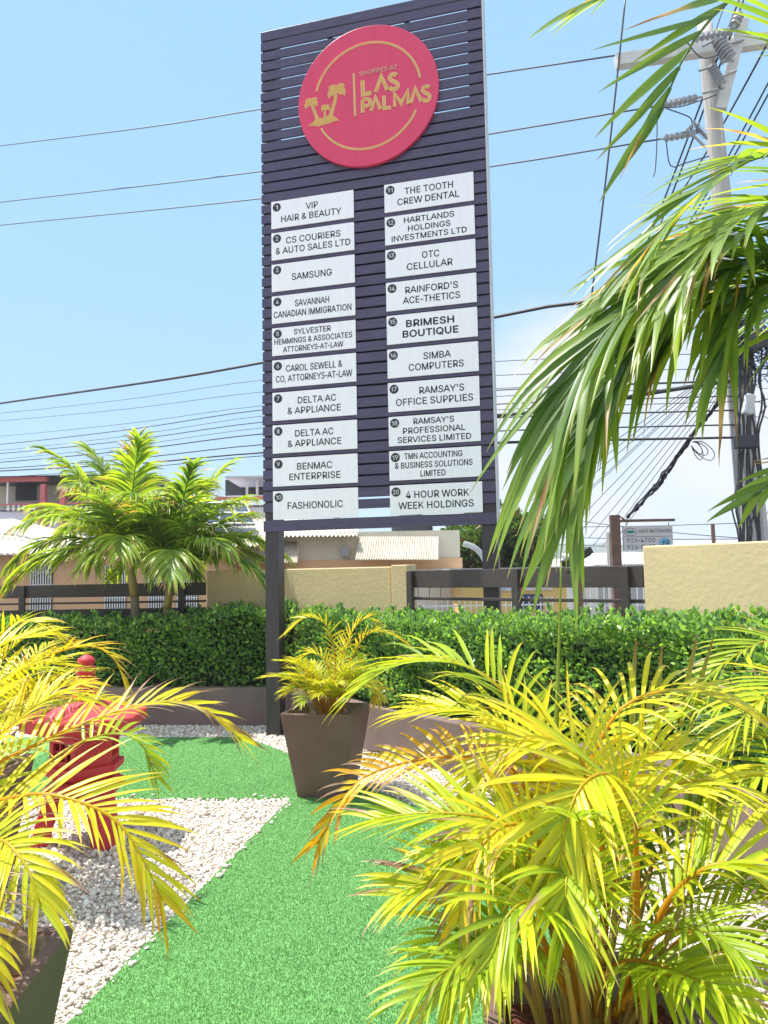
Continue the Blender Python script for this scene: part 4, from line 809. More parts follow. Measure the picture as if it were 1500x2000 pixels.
def hedge(name, line, thick, zb, ztop, label, dens, sz, lit):
    """line: front foot polyline (x,y); hedge body behind it (left-hand normal)"""
    root = empty(name, (line[0][0], line[0][1], 0)); tag(root, label, 'hedge')
    back = offset_line(line, thick); frontin = offset_line(line, 0.21); backin = offset_line(line, thick - 0.1)
    core = MB()
    n = len(line)
    for i in range(n - 1):
        a, b, c, d = frontin[i], frontin[i + 1], backin[i + 1], backin[i]
        z0_, z1_ = ztop[i] - 0.15, ztop[i + 1] - 0.15
        core.add([(a[0], a[1], zb), (b[0], b[1], zb), (c[0], c[1], zb), (d[0], d[1], zb), (a[0], a[1], z0_), (b[0], b[1], z1_), (c[0], c[1], z1_), (d[0], d[1], z0_)],
                 [(4, 5, 6, 7), (0, 1, 5, 4), (2, 3, 7, 6)])
    co = core.build('branches', M['branch'], root); co.location = -root.location
    PP, NN = [], []
    for i in range(n - 1):
        a, b = Vector(line[i]), Vector(line[i + 1]); d = b - a; ln = d.length; d.normalize(); nr = Vector((-d.y, d.x))
        zt0, zt1 = ztop[i], ztop[i + 1]
        # front
        k = int(dens * ln * (0.5 * (zt0 + zt1) - zb) * 1.25)
        u = NP.uniform(-.03, 1.03, k); v = NP.uniform(0, 1, k) ** 0.72; dep = np.abs(NP.normal(0, 0.05, k))
        hx = a.x + d.x * ln * u; hy = a.y + d.y * ln * u
        wav = 0.05 + 0.05 * np.sin(hx * 2.3 - hy * 1.1 + v * 2) * np.sin(v * 5 + hx * 1.1) + 0.035 * np.sin(hx * 9 + hy * 5 + v * 7) + 0.03 * np.sin(v * 9 + hx * 3 - hy * 4)
        zt = zt0 + (zt1 - zt0) * u
        p = np.zeros((k, 3)); off = dep + wav + 0.03
        rr = np.clip((v - 0.88) / 0.12, 0, 1) ** 2 * 0.09
        p[:, 0] = a.x + d.x * ln * u + nr.x * (off + rr); p[:, 1] = a.y + d.y * ln * u + nr.y * (off + rr); p[:, 2] = zb + (zt - zb) * v
        nn = np.stack([np.full(k, -nr.x), np.full(k, -nr.y), np.full(k, 0.55)], 1) + NP.normal(0, 0.6, (k, 3))
        PP.append(p); NN.append(nn)
        # top
        k = int(dens * ln * thick * 1.4)
        u = NP.uniform(-.04, 1.04, k); v = NP.uniform(0, 1, k)
        x = a.x + d.x * ln * u + nr.x * (v * thick + .02); y = a.y + d.y * ln * u + nr.y * (v * thick + .02)
        zt = zt0 + (zt1 - zt0) * u + 0.03 * np.sin(x * 7 + y * 3) + 0.025 * np.sin(x * 15 - y * 11) - np.abs(NP.normal(0, 0.045, k))
        p = np.stack([x, y, zt], 1); nn = np.stack([np.full(k, -nr.x * .2), np.full(k, -nr.y * .2), np.full(k, 1.0)], 1) + NP.normal(0, 0.6, (k, 3))
        PP.append(p); NN.append(nn)
        # sprigs standing above the clipped top
        ns = int(ln * thick * 34)
        for _ in range(ns):
            uu, vv = R_.random(), R_.random() ** 1.4
            bx = Vector((a.x + d.x * ln * uu + nr.x * vv * thick, a.y + d.y * ln * uu + nr.y * vv * thick, zt0 + (zt1 - zt0) * uu - 0.01))
            h = R_.uniform(0.03, 0.13); lx, ly = R_.uniform(-.3, .3), R_.uniform(-.3, .3)
            q = int(5 + h * 90)
            tt = NP.uniform(0.1, 1, q); ang = NP.uniform(0, 6.28, q)
            p = np.stack([bx.x + lx * h * tt, bx.y + ly * h * tt, bx.z + h * tt], 1)
            PP.append(p); NN.append(np.stack([np.cos(ang) * .9, np.sin(ang) * .9, 0.5 + tt], 1))
    P = np.concatenate(PP); Nn = np.concatenate(NN); k = len(P)
    base = np.array([[0.12, 0.23, 0.10], [0.21, 0.38, 0.12], [0.36, 0.54, 0.12]])
    ch = NP.choice(3, k, p=lit); c = base[ch] * NP.uniform(0.75, 1.25, k)[:, None]
    yl = NP.uniform(0, 1, k) < 0.006; c[yl] = (0.40, 0.34, 0.06)
    V, F, C = leaf_block(P, Nn, sz, 0.60, c)
    o = mesh_np('leaves', V - np.array(root.location), F, M['hedge_leaf'], root, C)
    return root


fl = offset_line(WALL, 0.06)
hedge('hedge', [(-7.0, 9.22), fl[1], fl[2], (-1.10, 8.46)], 0.85, 0.34, [1.08, 1.10, 1.24, 1.25], 'dark green clipped hedge behind the left planter wall, under the two palms', 2500, 0.050, [.34, .38, .28])
hedge('hedge', [(-1.06, 8.42), fl[4], (1.80, 4.98), (1.90, 4.5), (1.98, 0.6)], 1.0, 0.34, [1.19, 1.15, 1.23, 1.26, 1.26], 'bright green clipped hedge behind the diagonal wall, right of the sign post', 2700, 0.043, [.24, .40, .36])

GREEN = (0.058, 0.140, 0.024); LIME = (0.36, 0.47, 0.025); YELL = (0.66, 0.57, 0.022); ORNG = (0.70, 0.34, 0.018); BRWN = (0.23, 0.12, 0.075); TIPC = (0.42, 0.27, 0.21)


def lerp3(a, b, t): return tuple(a[i] + (b[i] - a[i]) * t for i in range(3))


PALM = [(0.092, 0.165, 0.052), (0.27, 0.36, 0.062), (0.50, 0.45, 0.08), (0.40, 0.24, 0.10)]


def hue_col(h, pal=None):
    """0 green, 1 lime, 2 yellow, 3 orange"""
    C = pal or [GREEN, LIME, YELL, ORNG]
    h = max(0.0, min(2.999, h)); k = int(h)
    return lerp3(C[k], C[k + 1], h - k)


def frond(ctrl, parent, material, n=26, Ln=0.30, W=0.021, t0=0.22, a0=68, a1=22, vee=22, droop=0.35, hue=1.3, hj=0.25, dead=0.1, r0=0.010, upv=(0, 0, 1), seg=5, jit=3.5, petcol=None, name='frond', curl=0.0, tipfrac=0.55, basefrac=0.6, rng=None, origin=None, tipw=0.0, sides=(1, -1), pal=None, grad=0.5):
    """a pinnate palm frond along the control points: rachis and folded, bending leaflets in one mesh"""
    rg = rng or R_
    mb = MB()
    N = 26
    P, total = smooth_path(ctrl, N)
    pc = petcol or lerp3(hue_col(hue, pal), (0.66, 0.26, 0.015), 0.75)
    rads = [r0 * (1 - 0.82 * i / (N - 1)) for i in range(N)]
    org = Vector(origin) if origin is not None else P[0].copy()
    mb.sm = True
    mb.tube([p - org for p in P], rads, 5, True, [lerp3(pc, hue_col(hue, pal), max(0, min(1, i / (N - 1) * 1.7 - .7))) for i in range(N)])
    upv = Vector(upv)
    for i in range(n):
        t = t0 + (1 - t0) * (i + 0.5) / n
        f = t * (N - 1); k = min(int(f), N - 2)
        base = P[k].lerp(P[k + 1], f - k)
        T = (P[k + 1] - P[k]).normalized()
        S = T.cross(upv)
        S = S.normalized() if S.length > 1e-4 else T.orthogonal().normalized()
        Nn = S.cross(T)
        u = (i + 0.5) / n
        prof = basefrac + (1 - basefrac) * min(1, u / 0.35) if u < 0.35 else 1 - (1 - tipfrac) * ((u - 0.35) / 0.65) ** 1.3
        for sd in sides:
            if rg.random() < 0.035: continue
            ang = rad(a0 + (a1 - a0) * u + rg.gauss(0, jit)); v = rad(vee + rg.gauss(0, jit * 1.2))
            D = (T * math.cos(ang) + (S * sd * math.cos(v) + Nn * math.sin(v)) * math.sin(ang)).normalized()
            Lf = Ln * prof * rg.uniform(0.86, 1.1); Wf = W * rg.uniform(0.8, 1.15) * (0.7 + 0.3 * prof)
            wd = T - D * T.dot(D)
            wd = wd.normalized() if wd.length > 1e-3 else Nn.copy()
            bn = D.cross(wd) * (1 if sd > 0 else -1)
            tw = rg.gauss(0, 0.12) + curl * sd
            wd = (wd * math.cos(tw) + bn * math.sin(tw)).normalized()
            dr = droop * rg.uniform(0.78, 1.25)
            hh_ = hue + rg.gauss(0, hj) * 0.8; br = rg.uniform(0.85, 1.15)
            isdead = rg.random() < dead * (0.35 + 1.5 * u)
            tipl = rg.uniform(0.25, 0.78) if isdead else rg.uniform(0.0, 0.07)
            Vv, Cc = [], []
            pos = base - org; dirn = D.copy()
            for q in range(seg + 1):
                s_ = q / seg
                ww = Wf * 0.5 * (math.sin(math.pi * min(1, 0.16 + 0.5 * s_ / 0.45)) if s_ < 0.45 else max(0.04, (1 - ((s_ - 0.45) / 0.55) ** 1.2)) * 0.97 + tipw)
                w_now = wd * ww
                nv = dirn.cross(w_now).normalized() * ww * 0.35
                if nv.z > 0: nv = -nv
                shr = 1.0
                cc = tuple(c * br for c in hue_col(hh_ + grad * (s_ - .45), pal))
                if s_ > 1 - tipl:
                    k2 = min(1, (s_ - (1 - tipl)) / 0.15 + 0.35); cc = lerp3(cc, BRWN if rg.random() < .5 else TIPC, k2); shr = 0.55 if isdead else 0.9
                Vv += [pos - w_now * shr, pos + nv, pos + w_now * shr]; Cc += [cc, tuple(c * 1.22 for c in cc), tuple(c * .94 for c in cc)]
                step = Lf / seg
                dirn = (dirn + Vector((0, 0, -1)) * dr * (0.35 + 1.3 * s_) / seg * 1.6 + Vector((rg.gauss(0, .02), rg.gauss(0, .02), 0)) * (3 if isdead else 1)).normalized()
                pos = pos + dirn * step
                wd = (wd - dirn * wd.dot(dirn)); wd = wd.normalized() if wd.length > 1e-4 else dirn.orthogonal().normalized()
            Ff = []
            for q in range(seg):
                a = q * 3
                Ff += [(a, a + 1, a + 4, a + 3), (a + 1, a + 2, a + 5, a + 4)]
            mb.add(Vv, Ff, Cc)
    o = mb.build(name, material, parent, attr=True)
    o.location = org - parent.location
    return o


def arch(base, az, el, ln, bend, n=6, side=0.0):
    """control points of a free arching frond"""
    P = [Vector(base)]; e = el; a = az
    for i in range(n):
        P.append(P[-1] + Vector((math.cos(e) * math.cos(a), math.cos(e) * math.sin(a), math.sin(e))) * ln / n)
        e -= bend / n * (0.55 + 0.9 * i / n); a += side / n
    return P


# ---- pots
def pot(loc, rz, label, size=0.53, h=0.61, base=0.335, soil=0.10, litter=True):
    root = empty('tapered_pot', loc, rz); tag(root, label, 'plant pot', 'tapered square brown pots')
    b = MB()
    R0, R1 = base / 2, size / 2
    rings = [(R0, 0.0), (R1, h - 0.004), (R1 - 0.006, h), (R1 - 0.040, h), (R1 - 0.046, h - 0.008), (R1 - 0.075, h - soil - 0.06)]

    def rr(hs, z_, rc=0.02, n=4):
        out = []
        for cx, cy, a0_ in ((1, 1, 0), (-1, 1, 90), (-1, -1, 180), (1, -1, 270)):
            for k in range(n + 1):
                a = rad(a0_ + 90 * k / n); out.append((cx * (hs - rc) + rc * math.cos(a), cy * (hs - rc) + rc * math.sin(a), z_))
        return out
    V_ = []; nn = 20
    for hs, z_ in rings: V_ += rr(hs, z_)
    F_ = [(i * nn + k, i * nn + (k + 1) % nn, (i + 1) * nn + (k + 1) % nn, (i + 1) * nn + k) for i in range(len(rings) - 1) for k in range(nn)]
    b.add(V_, F_); b.mi = [1 if i >= 4 * nn else 0 for i in range(len(F_))]
    b.add(rr(R0, 0.0), [tuple(range(nn - 1, -1, -1))]); b.mi[-1] = 0
    b.build('pot_body', [M['pot'], M['pot_in']], root)
    s = MB(); q = R1 - 0.060
    K = 14
    sv = [(-q + 2 * q * i / K, -q + 2 * q * j / K, h - soil + R_.uniform(-.012, .012)) for j in range(K + 1) for i in range(K + 1)]
    s.add(sv, [(j * (K + 1) + i, j * (K + 1) + i + 1, (j + 1) * (K + 1) + i + 1, (j + 1) * (K + 1) + i) for j in range(K) for i in range(K)])
    s.build('mulch', M['mulch'], root)
    return root


POT_C = (-0.455, 5.86, 0.0); POT_R = (0.470, 1.835, 0.0); POT_L = (-1.165, 2.03, 0.0); POT_L2 = (-2.20, 4.10, 0.0)
pot(POT_C, rad(-13), 'tapered brown pot standing on the turf right of the sign post', size=0.55, base=0.36)
pot(POT_R, rad(-2), 'tapered brown pot in the lower right, under the largest yellow palm')
pot(POT_L, rad(2), 'tapered brown pot cut by the lower left corner')
pot(POT_L2, rad(8), 'tapered brown pot behind the red lantern at the left edge', h=0.64)


def canes(root, cen, z0, n, spread, h, lean, rr=0.008, cols=None):
    for i in range(n):
        a = R_.uniform(0, 6.283); q = spread * R_.random() ** 0.6
        p0 = Vector((cen[0] + q * math.cos(a), cen[1] + q * math.sin(a), z0 - 0.04)); hh = h * R_.uniform(0.6, 1.15)
        l = lean * R_.uniform(0.3, 1.2)
        p1 = p0 + Vector((math.cos(a) * l * .35, math.sin(a) * l * .35, hh * .55)); p2 = p0 + Vector((math.cos(a) * l, math.sin(a) * l, hh))
        b = MB(); P, _ = smooth_path([p0, p1, p2], 7); r_ = rr * R_.uniform(.7, 1.25)
        b.tube([p - p0 for p in P], [r_ * (1 - .45 * k / 6) for k in range(7)], 6)
        o = b.build('cane', M['stem'], root, smooth=True); o.location = p0 - root.location


PG = 'yellow areca palms in pots'
# ---- palm in the centre pot
R_.seed(101)
pc = empty('areca_palm', (POT_C[0], POT_C[1], 0.5)); tag(pc, 'small yellow areca palm growing in the pot beside the sign post', 'palm', PG)
canes(pc, POT_C, 0.5, 16, 0.06, 0.42, 0.10, 0.008)
cb = Vector((POT_C[0], POT_C[1], 0.55))
for (pts, hu, dd) in [([(655, 1390), (655, 1290), (640, 1225), (600, 1205), (560, 1235)], 1.9, .1), ([(660, 1390), (672, 1290), (690, 1230), (720, 1205), (735, 1225)], 2.15, .1),
                      ([(662, 1390), (690, 1280), (725, 1235), (765, 1240), (800, 1262)], 2.25, .3), ([(655, 1390), (640, 1300), (610, 1275), (580, 1290), (560, 1290)], 2.1, .15),
                      ([(650, 1390), (630, 1330), (600, 1320), (570, 1345)], 1.3, .05), ([(665, 1390), (690, 1330), (715, 1320), (740, 1355)], 1.6, .1), ([(668, 1390), (700, 1345), (730, 1345), (735, 1372)], 2.2, .3),
                      ([(660, 1390), (665, 1300), (675, 1262), (690, 1262), (705, 1300)], 1.5, .1)]:
    d0 = POT_C[1] + R_.uniform(-.05, .05); dz = R_.uniform(-.3, .3)
    C_ = [at(x, y, d0 + dz * k / len(pts)) for k, (x, y) in enumerate(pts)]
    frond(C_, pc, M['leaf'], n=19, Ln=0.20, W=0.013, t0=0.38, hue=hu, dead=dd, r0=0.006, seg=4, droop=0.4)
for i in range(44):
    az = i * 2.4 + R_.uniform(-.3, .3)
    C_ = arch(cb + Vector((math.cos(az) * .03, math.sin(az) * .03, 0)), az, rad(R_.uniform(60, 86)), R_.uniform(.36, .60), R_.uniform(1.2, 2.3))
    frond(C_, pc, M['leaf'], n=18, Ln=0.16, W=0.0105, t0=0.42, hue=R_.uniform(0.9, 1.9), r0=0.005, seg=4, droop=0.4)

# ---- the large palm at lower right
R_.seed(202)
pr = empty('areca_palm', (POT_R[0], POT_R[1], 0.5)); tag(pr, 'large yellow green areca palm filling the lower right of the garden', 'palm', PG)
canes(pr, (POT_R[0] - 0.02, POT_R[1]), 0.5, 34, 0.115, 0.46, 0.13, 0.0085)
HR = [  # points (px, py, distance), hue, leaflets, length, dead, droop, up
    ([(1090, 1900, 1.85), (1075, 1690, 1.92), (1010, 1510, 2.02), (900, 1478, 2.12), (780, 1492, 2.18), (690, 1535, 2.2), (620, 1650, 2.2)], 2.85, 30, .20, .35, .35, (0.25, -0.5, .8), .22),
    ([(1243, 1850, 1.72), (1240, 1620, 1.70), (1195, 1518, 1.66), (1140, 1530, 1.6), (1105, 1610, 1.56), (1092, 1720, 1.54)], 1.75, 26, .30, .03, .35, (0.1, -.5, .9), .34),
    ([(1255, 1880, 1.74), (1302, 1765, 1.72), (1375, 1698, 1.68), (1440, 1690, 1.66), (1510, 1750, 1.64), (1560, 1860, 1.64)], 1.45, 26, .32, .03, .3, (0, -.2, 1), .30),
    ([(1140, 1880, 1.9), (1080, 1600, 2.0), (1020, 1410, 2.1), (950, 1320, 2.16), (860, 1290, 2.22), (770, 1300, 2.28), (700, 1345, 2.3)], 1.2, 28, .30, .05, .45, (0.1, -.2, 1), .34),
    ([(1130, 1880, 1.9), (1100, 1620, 1.95), (1040, 1460, 2.0), (960, 1400, 2.03), (870, 1385, 2.05), (800, 1395, 2.08)], 1.75, 26, .27, .08, .35, (0.1, -.2, 1), .34),
    ([(1150, 1880, 1.9), (1140, 1560, 1.98), (1200, 1400, 2.0), (1290, 1350, 2.02), (1390, 1357, 2.02), (1500, 1420, 2.02), (1570, 1520, 2.0)], 2.05, 26, .28, .05, .7, (0, -.2, 1), .36),
    ([(1180, 1880, 1.9), (1180, 1600, 1.92), (1235, 1490, 1.94), (1310, 1470, 1.96), (1370, 1520, 1.98), (1400, 1590, 1.98)], 1.8, 26, .24, .03, .5, (0, -.3, 1), .36),
    ([(1100, 1880, 1.8), (1050, 1690, 1.78), (980, 1610, 1.76), (890, 1590, 1.76), (800, 1590, 1.78), (730, 1600, 1.8)], 1.35, 26, .26, .06, .2, (0, -.3, 1), .30),
    ([(1110, 1880, 1.75), (1070, 1680, 1.70), (1010, 1610, 1.66), (950, 1640, 1.62), (910, 1720, 1.6), (895, 1800, 1.6)], 2.1, 24, .19, .45, .35, (0, -.5, .8), .34),
    ([(1090, 1900, 1.78), (1020, 1760, 1.74), (940, 1715, 1.7), (850, 1720, 1.68), (760, 1750, 1.66)], 1.55, 24, .22, .2, .3, (0, -.4, .9), .3),
    ([(1150, 1900, 1.75), (1140, 1740, 1.66), (1115, 1695, 1.58), (1105, 1730, 1.52), (1108, 1810, 1.5)], 1.25, 22, .24, .02, .4, (0, -.6, .8), .42),
    ([(1100, 1920, 1.75), (1040, 1840, 1.70), (980, 1825, 1.66), (920, 1860, 1.62), (870, 1940, 1.6)], 1.35, 22, .25, .03, .5, (0, -.4, .9), .28),
    ([(1160, 1930, 1.75), (1220, 1880, 1.68), (1300, 1890, 1.62), (1390, 1940, 1.58), (1450, 2010, 1.56)], 1.05, 22, .26, .02, .55, (0, -.4, .9), .24),
    ([(1130, 1880, 1.85), (1150, 1600, 1.9), (1130, 1470, 1.92), (1060, 1440, 1.92), (980, 1470, 1.9), (930, 1540, 1.88)], 1.95, 28, .28, .05, .4, (0, -.4, .9), .36),
    ([(1130, 1900, 1.7), (1090, 1800, 1.62), (1040, 1760, 1.55), (990, 1790, 1.5), (960, 1870, 1.47)], 1.2, 22, .23, .03, .4, (0, -.5, .9), .34),
    ([(1170, 1880, 1.9), (1220, 1640, 1.9), (1310, 1540, 1.88), (1410, 1530, 1.85), (1490, 1600, 1.83)], 1.6, 26, .26, .04, .45, (0, -.3, 1), .36),
]
for pts, hu, n, Ln, dd, dr, upv, t0 in HR:
    frond([at(*p) for p in pts], pr, M['leaf'], n=int(n * 1.2), Ln=Ln * .93, W=0.0146, t0=t0, hue=hu * .95 if hu < 2.5 else hu, dead=dd, droop=dr, upv=upv, r0=0.0095, hj=.30)
rb = Vector((POT_R[0], POT_R[1], 0.62))
for i in range(15):
    az = i * 2.4 + R_.uniform(-.3, .3)
    C_ = arch(rb + Vector((math.cos(az) * .06, math.sin(az) * .06, 0)), az, rad(R_.uniform(48, 84)), R_.uniform(.42, .64), R_.uniform(1.3, 2.2))
    tip = C_[-1]
    if tip.y < 1.15: continue
    frond(C_, pr, M['leaf'], n=24, Ln=0.20, W=0.0125, t0=0.36, hue=R_.uniform(.5, 1.8), r0=0.008, droop=0.42, dead=.06)
sp = MB(); P, _ = smooth_path([at(1085, 1520, 2.0), at(1087, 1400, 2.02), at(1092, 1250, 2.05), at(1096, 1098, 2.06)], 14)
org = P[0].copy(); sp.tube([p - org for p in P], [.007 * (1 - .85 * k / 13) + .0008 for k in range(14)], 6, True, [(0.28, 0.36, 0.05)] * 14)
o = sp.build('unopened_spear', M['leaf'], pr, smooth=True, attr=True); o.location = org - pr.location

# ---- the palm in the lower left pot
R_.seed(303)
pl_ = empty('areca_palm', (POT_L[0], POT_L[1], 0.5)); tag(pl_, 'yellow areca palm with long drooping fronds at the lower left', 'palm', PG)
canes(pl_, POT_L, 0.5, 26, 0.11, 0.45, 0.12, 0.0085)
HL = [
    ([(-110, 1760, 2.0), (-60, 1600, 1.98), (60, 1552, 1.95), (160, 1568, 1.92), (235, 1610, 1.90), (285, 1690, 1.88), (318, 1760, 1.88)], 1.95, 34, .26, .03, .25, (0, -.35, 1), .20),
    ([(-110, 1760, 2.05), (-60, 1540, 2.1), (90, 1445, 2.18), (220, 1392, 2.24), (310, 1370, 2.28), (390, 1380, 2.3), (472, 1445, 2.3)], 2.05, 34, .21, .75, .3, (0, -.3, 1), .24),
    ([(-120, 1760, 2.0), (-80, 1520, 2.05), (20, 1420, 2.1), (80, 1370, 2.14), (125, 1350, 2.16), (165, 1365, 2.18)], 1.85, 30, .21, .12, .35, (0, -.3, 1), .24),
    ([(-110, 1760, 1.9), (-60, 1660, 1.8), (0, 1640, 1.72), (50, 1690, 1.66), (80, 1770, 1.62)], 1.7, 26, .23, .18, .45, (0, -.4, .9), .22),
    ([(-120, 1800, 1.8), (-100, 1740, 1.65), (-60, 1770, 1.58), (-30, 1850, 1.54), (-10, 1960, 1.52)], 2.1, 24, .17, .4, .45, (0, -.4, .9), .18),
    ([(-110, 1760, 2.1), (0, 1580, 2.25), (120, 1470, 2.4), (220, 1432, 2.5), (275, 1452, 2.55), (305, 1520, 2.56)], 1.05, 15, .17, .03, .35, (0, -.3, 1), .62),
    ([(-120, 1760, 2.0), (-100, 1500, 2.1), (-40, 1370, 2.2), (30, 1310, 2.28), (90, 1310, 2.34)], 1.75, 28, .26, .06, .35, (0, -.2, 1), .26),
    ([(-110, 1780, 2.1), (-40, 1680, 2.15), (20, 1660, 2.2), (60, 1690, 2.24), (90, 1750, 2.26)], 1.6, 24, .18, .12, .35, (0, -.3, 1), .26),
    ([(-130, 1760, 2.05), (-120, 1480, 2.2), (-70, 1330, 2.3), (0, 1260, 2.36), (80, 1240, 2.4)], 1.9, 26, .24, .06, .35, (0, -.2, 1), .3),
]
for pts, hu, n, Ln, dd, dr, upv, t0 in HL:
    frond([at(*p) for p in pts], pl_, M['leaf'], n=n, Ln=Ln * .9, W=0.0138, t0=t0, hue=hu, dead=dd, droop=dr, upv=upv, r0=0.0095, hj=.30)
lb = Vector((POT_L[0], POT_L[1], 0.62))
for i in range(13):
    az = i * 2.4 + R_.uniform(-.3, .3)
    C_ = arch(lb + Vector((math.cos(az) * .06, math.sin(az) * .06, 0)), az, rad(R_.uniform(48, 84)), R_.uniform(.50, .85), R_.uniform(1.2, 2.1))
    tp = C_[-1]
    if tp.y < 1.45 or max(750 + 1500 * q_.x / q_.y for q_ in C_[3:]) > 60: continue
    frond(C_, pl_, M['leaf'], n=24, Ln=0.20, W=0.0125, t0=0.36, hue=R_.uniform(.9, 2.2), r0=0.008, droop=0.42, dead=.12)

# ---- the palm in the second left pot
R_.seed(404)
p2 = empty('areca_palm', (POT_L2[0], POT_L2[1], 0.5)); tag(p2, 'yellow areca palm behind the lantern, its fronds against the dark hedge', 'palm', PG)
canes(p2, POT_L2, 0.52, 18, 0.10, 0.5, 0.12, 0.009)
for pts, hu in [([(-60, 1480, 4.1), (20, 1330, 4.1), (110, 1275, 4.1), (180, 1262, 4.1), (225, 1290, 4.1), (245, 1340, 4.1)], 2.3), ([(-70, 1480, 4.1), (-40, 1300, 4.1), (20, 1225, 4.1), (70, 1215, 4.0), (110, 1240, 4.0)], 1.9),
                ([(-60, 1480, 4.1), (0, 1300, 4.15), (60, 1240, 4.2), (110, 1240, 4.2)], 1.6), ([(-60, 1480, 4.1), (30, 1380, 4.0), (100, 1330, 3.95), (170, 1340, 3.9)], 2.0), ([(-60, 1480, 4.1), (10, 1360, 4.2), (70, 1300, 4.3), (140, 1300, 4.4)], 1.8)]:
    frond([at(*p) for p in pts], p2, M['leaf'], n=24, Ln=0.24, W=0.016, t0=0.3, hue=hu, dead=.15, droop=.35, r0=.008, seg=4)
qb = Vector((POT_L2[0], POT_L2[1], 0.62))
for i in range(22):
    az = i * 2.4 + R_.uniform(-.3, .3)
    C_ = arch(qb + Vector((math.cos(az) * .06, math.sin(az) * .06, 0)), az, rad(R_.uniform(50, 86)), R_.uniform(.55, .95), R_.uniform(1.1, 2.1))
    frond(C_, p2, M['leaf'], n=20, Ln=0.23, W=0.016, t0=0.36, hue=R_.uniform(1.2, 2.4), r0=0.007, droop=0.42, seg=4, dead=.12)

R_.seed(505)
# ---- olive palm growing in the planter bed at right
po = empty('areca_palm', (2.42, 3.75, 0.3)); tag(po, 'olive yellow areca palm in the planter bed at the right edge', 'palm')
canes(po, (2.42, 3.75), 0.3, 14, 0.1, 0.7, 0.12, 0.010)
for pts, hu, dd in [([(1700, 1560, 3.7), (1600, 1400, 3.5), (1480, 1370, 3.4), (1360, 1385, 3.3), (1260, 1430, 3.25)], 1.6, .1), ([(1700, 1560, 3.7), (1560, 1450, 3.45), (1440, 1450, 3.3), (1330, 1510, 3.2)], 1.3, .05),
                    ([(1700, 1560, 3.7), (1600, 1300, 3.6), (1520, 1250, 3.5), (1420, 1290, 3.4), (1330, 1380, 3.35)], 1.5, .15), ([(1700, 1560, 3.6), (1600, 1480, 3.3), (1500, 1500, 3.15), (1420, 1580, 3.05)], 1.5, .1),
                    ([(1700, 1560, 3.7), (1640, 1380, 3.3), (1560, 1330, 3.0), (1470, 1380, 2.8), (1400, 1480, 2.75)], 1.9, .1)]:
    frond([at(*p) for p in pts], po, M['leaf'], n=26, Ln=0.36, W=0.023, t0=0.3, hue=hu * .72, dead=dd, droop=.35, r0=.011)
for (x0_, y0_, x1_, y1_) in [(1235, 1440, 1242, 1255), (1285, 1440, 1293, 1262), (1330, 1420, 1362, 1240), (1345, 1430, 1392, 1250), (1270, 1420, 1272, 1330)]:
    P, _ = smooth_path([at(x0_, y0_, 3.35), at((x0_ + x1_) / 2 - 3, (y0_ + y1_) / 2, 3.38), at(x1_, y1_, 3.4)], 8)
    b = MB()
    for k, p in enumerate(P):
        t = k / 7; w_ = 0.013 * (math.sin(math.pi * (0.25 + .7 * t))) + .001
        b.add([p - P[0] + Vector((-w_, 0, 0)), p - P[0] + Vector((0, 0.01, 0)), p - P[0] + Vector((w_, 0, 0))], [], [lerp3((0.36, 0.36, 0.05), (0.36, 0.22, 0.12), t ** 3)] * 3)
    b.f = []; b.mi = []; b.smooth = []
    for k in range(7):
        a = k * 3
        for f_ in ((a, a + 1, a + 4, a + 3), (a + 1, a + 2, a + 5, a + 4)): b.f.append(f_); b.mi.append(0); b.smooth.append(True)
    o = b.build('upright_leaf', M['leaf'], po, attr=True); o.location = P[0] - po.location

# ---- broad-leaved palms
PGREEN = (0.075, 0.19, 0.030)


def fan_palm(root, crown, specs, Ln, W, n, droop, hue_rng, seg=6):
    for az, el, ln, bend in specs:
        C_ = arch(crown, az, el, ln, bend, 7)
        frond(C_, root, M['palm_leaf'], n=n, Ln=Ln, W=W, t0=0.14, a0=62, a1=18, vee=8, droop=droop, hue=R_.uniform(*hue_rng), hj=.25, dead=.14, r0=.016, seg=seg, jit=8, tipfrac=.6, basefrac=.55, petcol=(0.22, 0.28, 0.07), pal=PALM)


def trunk_palm(base, top_shaft, crown, label, specs, rb, lit, group):
    root = empty('palm_tree', base); tag(root, label, 'palm', group)
    b = MB(); P, _ = smooth_path([Vector(base), Vector(base).lerp(Vector(top_shaft), .5) + Vector((0.01, 0, 0)), Vector(top_shaft)], 30)
    b.tube([p - Vector(base) for p in P], [rb * (1.15 - .25 * k / 29) * (1.03 if k % 2 else 0.985) for k in range(30)], 14)
    b.build('trunk', M['trunk'], root, smooth=True)
    b = MB(); P, _ = smooth_path([Vector(top_shaft), Vector(top_shaft).lerp(Vector(crown), .5), Vector(crown)], 10)
    b.tube([p - Vector(base) for p in P], [rb * (.98 - .45 * (k / 9) ** 1.2) * (1 + .12 * math.sin(math.pi * k / 9)) for k in range(10)], 14)
    b.build('crownshaft', M['shaft'], root, smooth=True)
    fan_palm(root, Vector(crown), specs, 0.52, 0.040, 46, .80, lit)
    return root


def specs(n, rng, l0, l1, az0=0.0):
    out = []
    for i in range(n):
        az = az0 + i * 2.399
        u = (i + .5) / n
        out.append((az, rad(82 - 62 * u ** 0.8 + rng.uniform(-6, 6)), rng.uniform(l0, l1), rad(rng.uniform(65, 100) * (0.45 + .75 * u))))
    return out


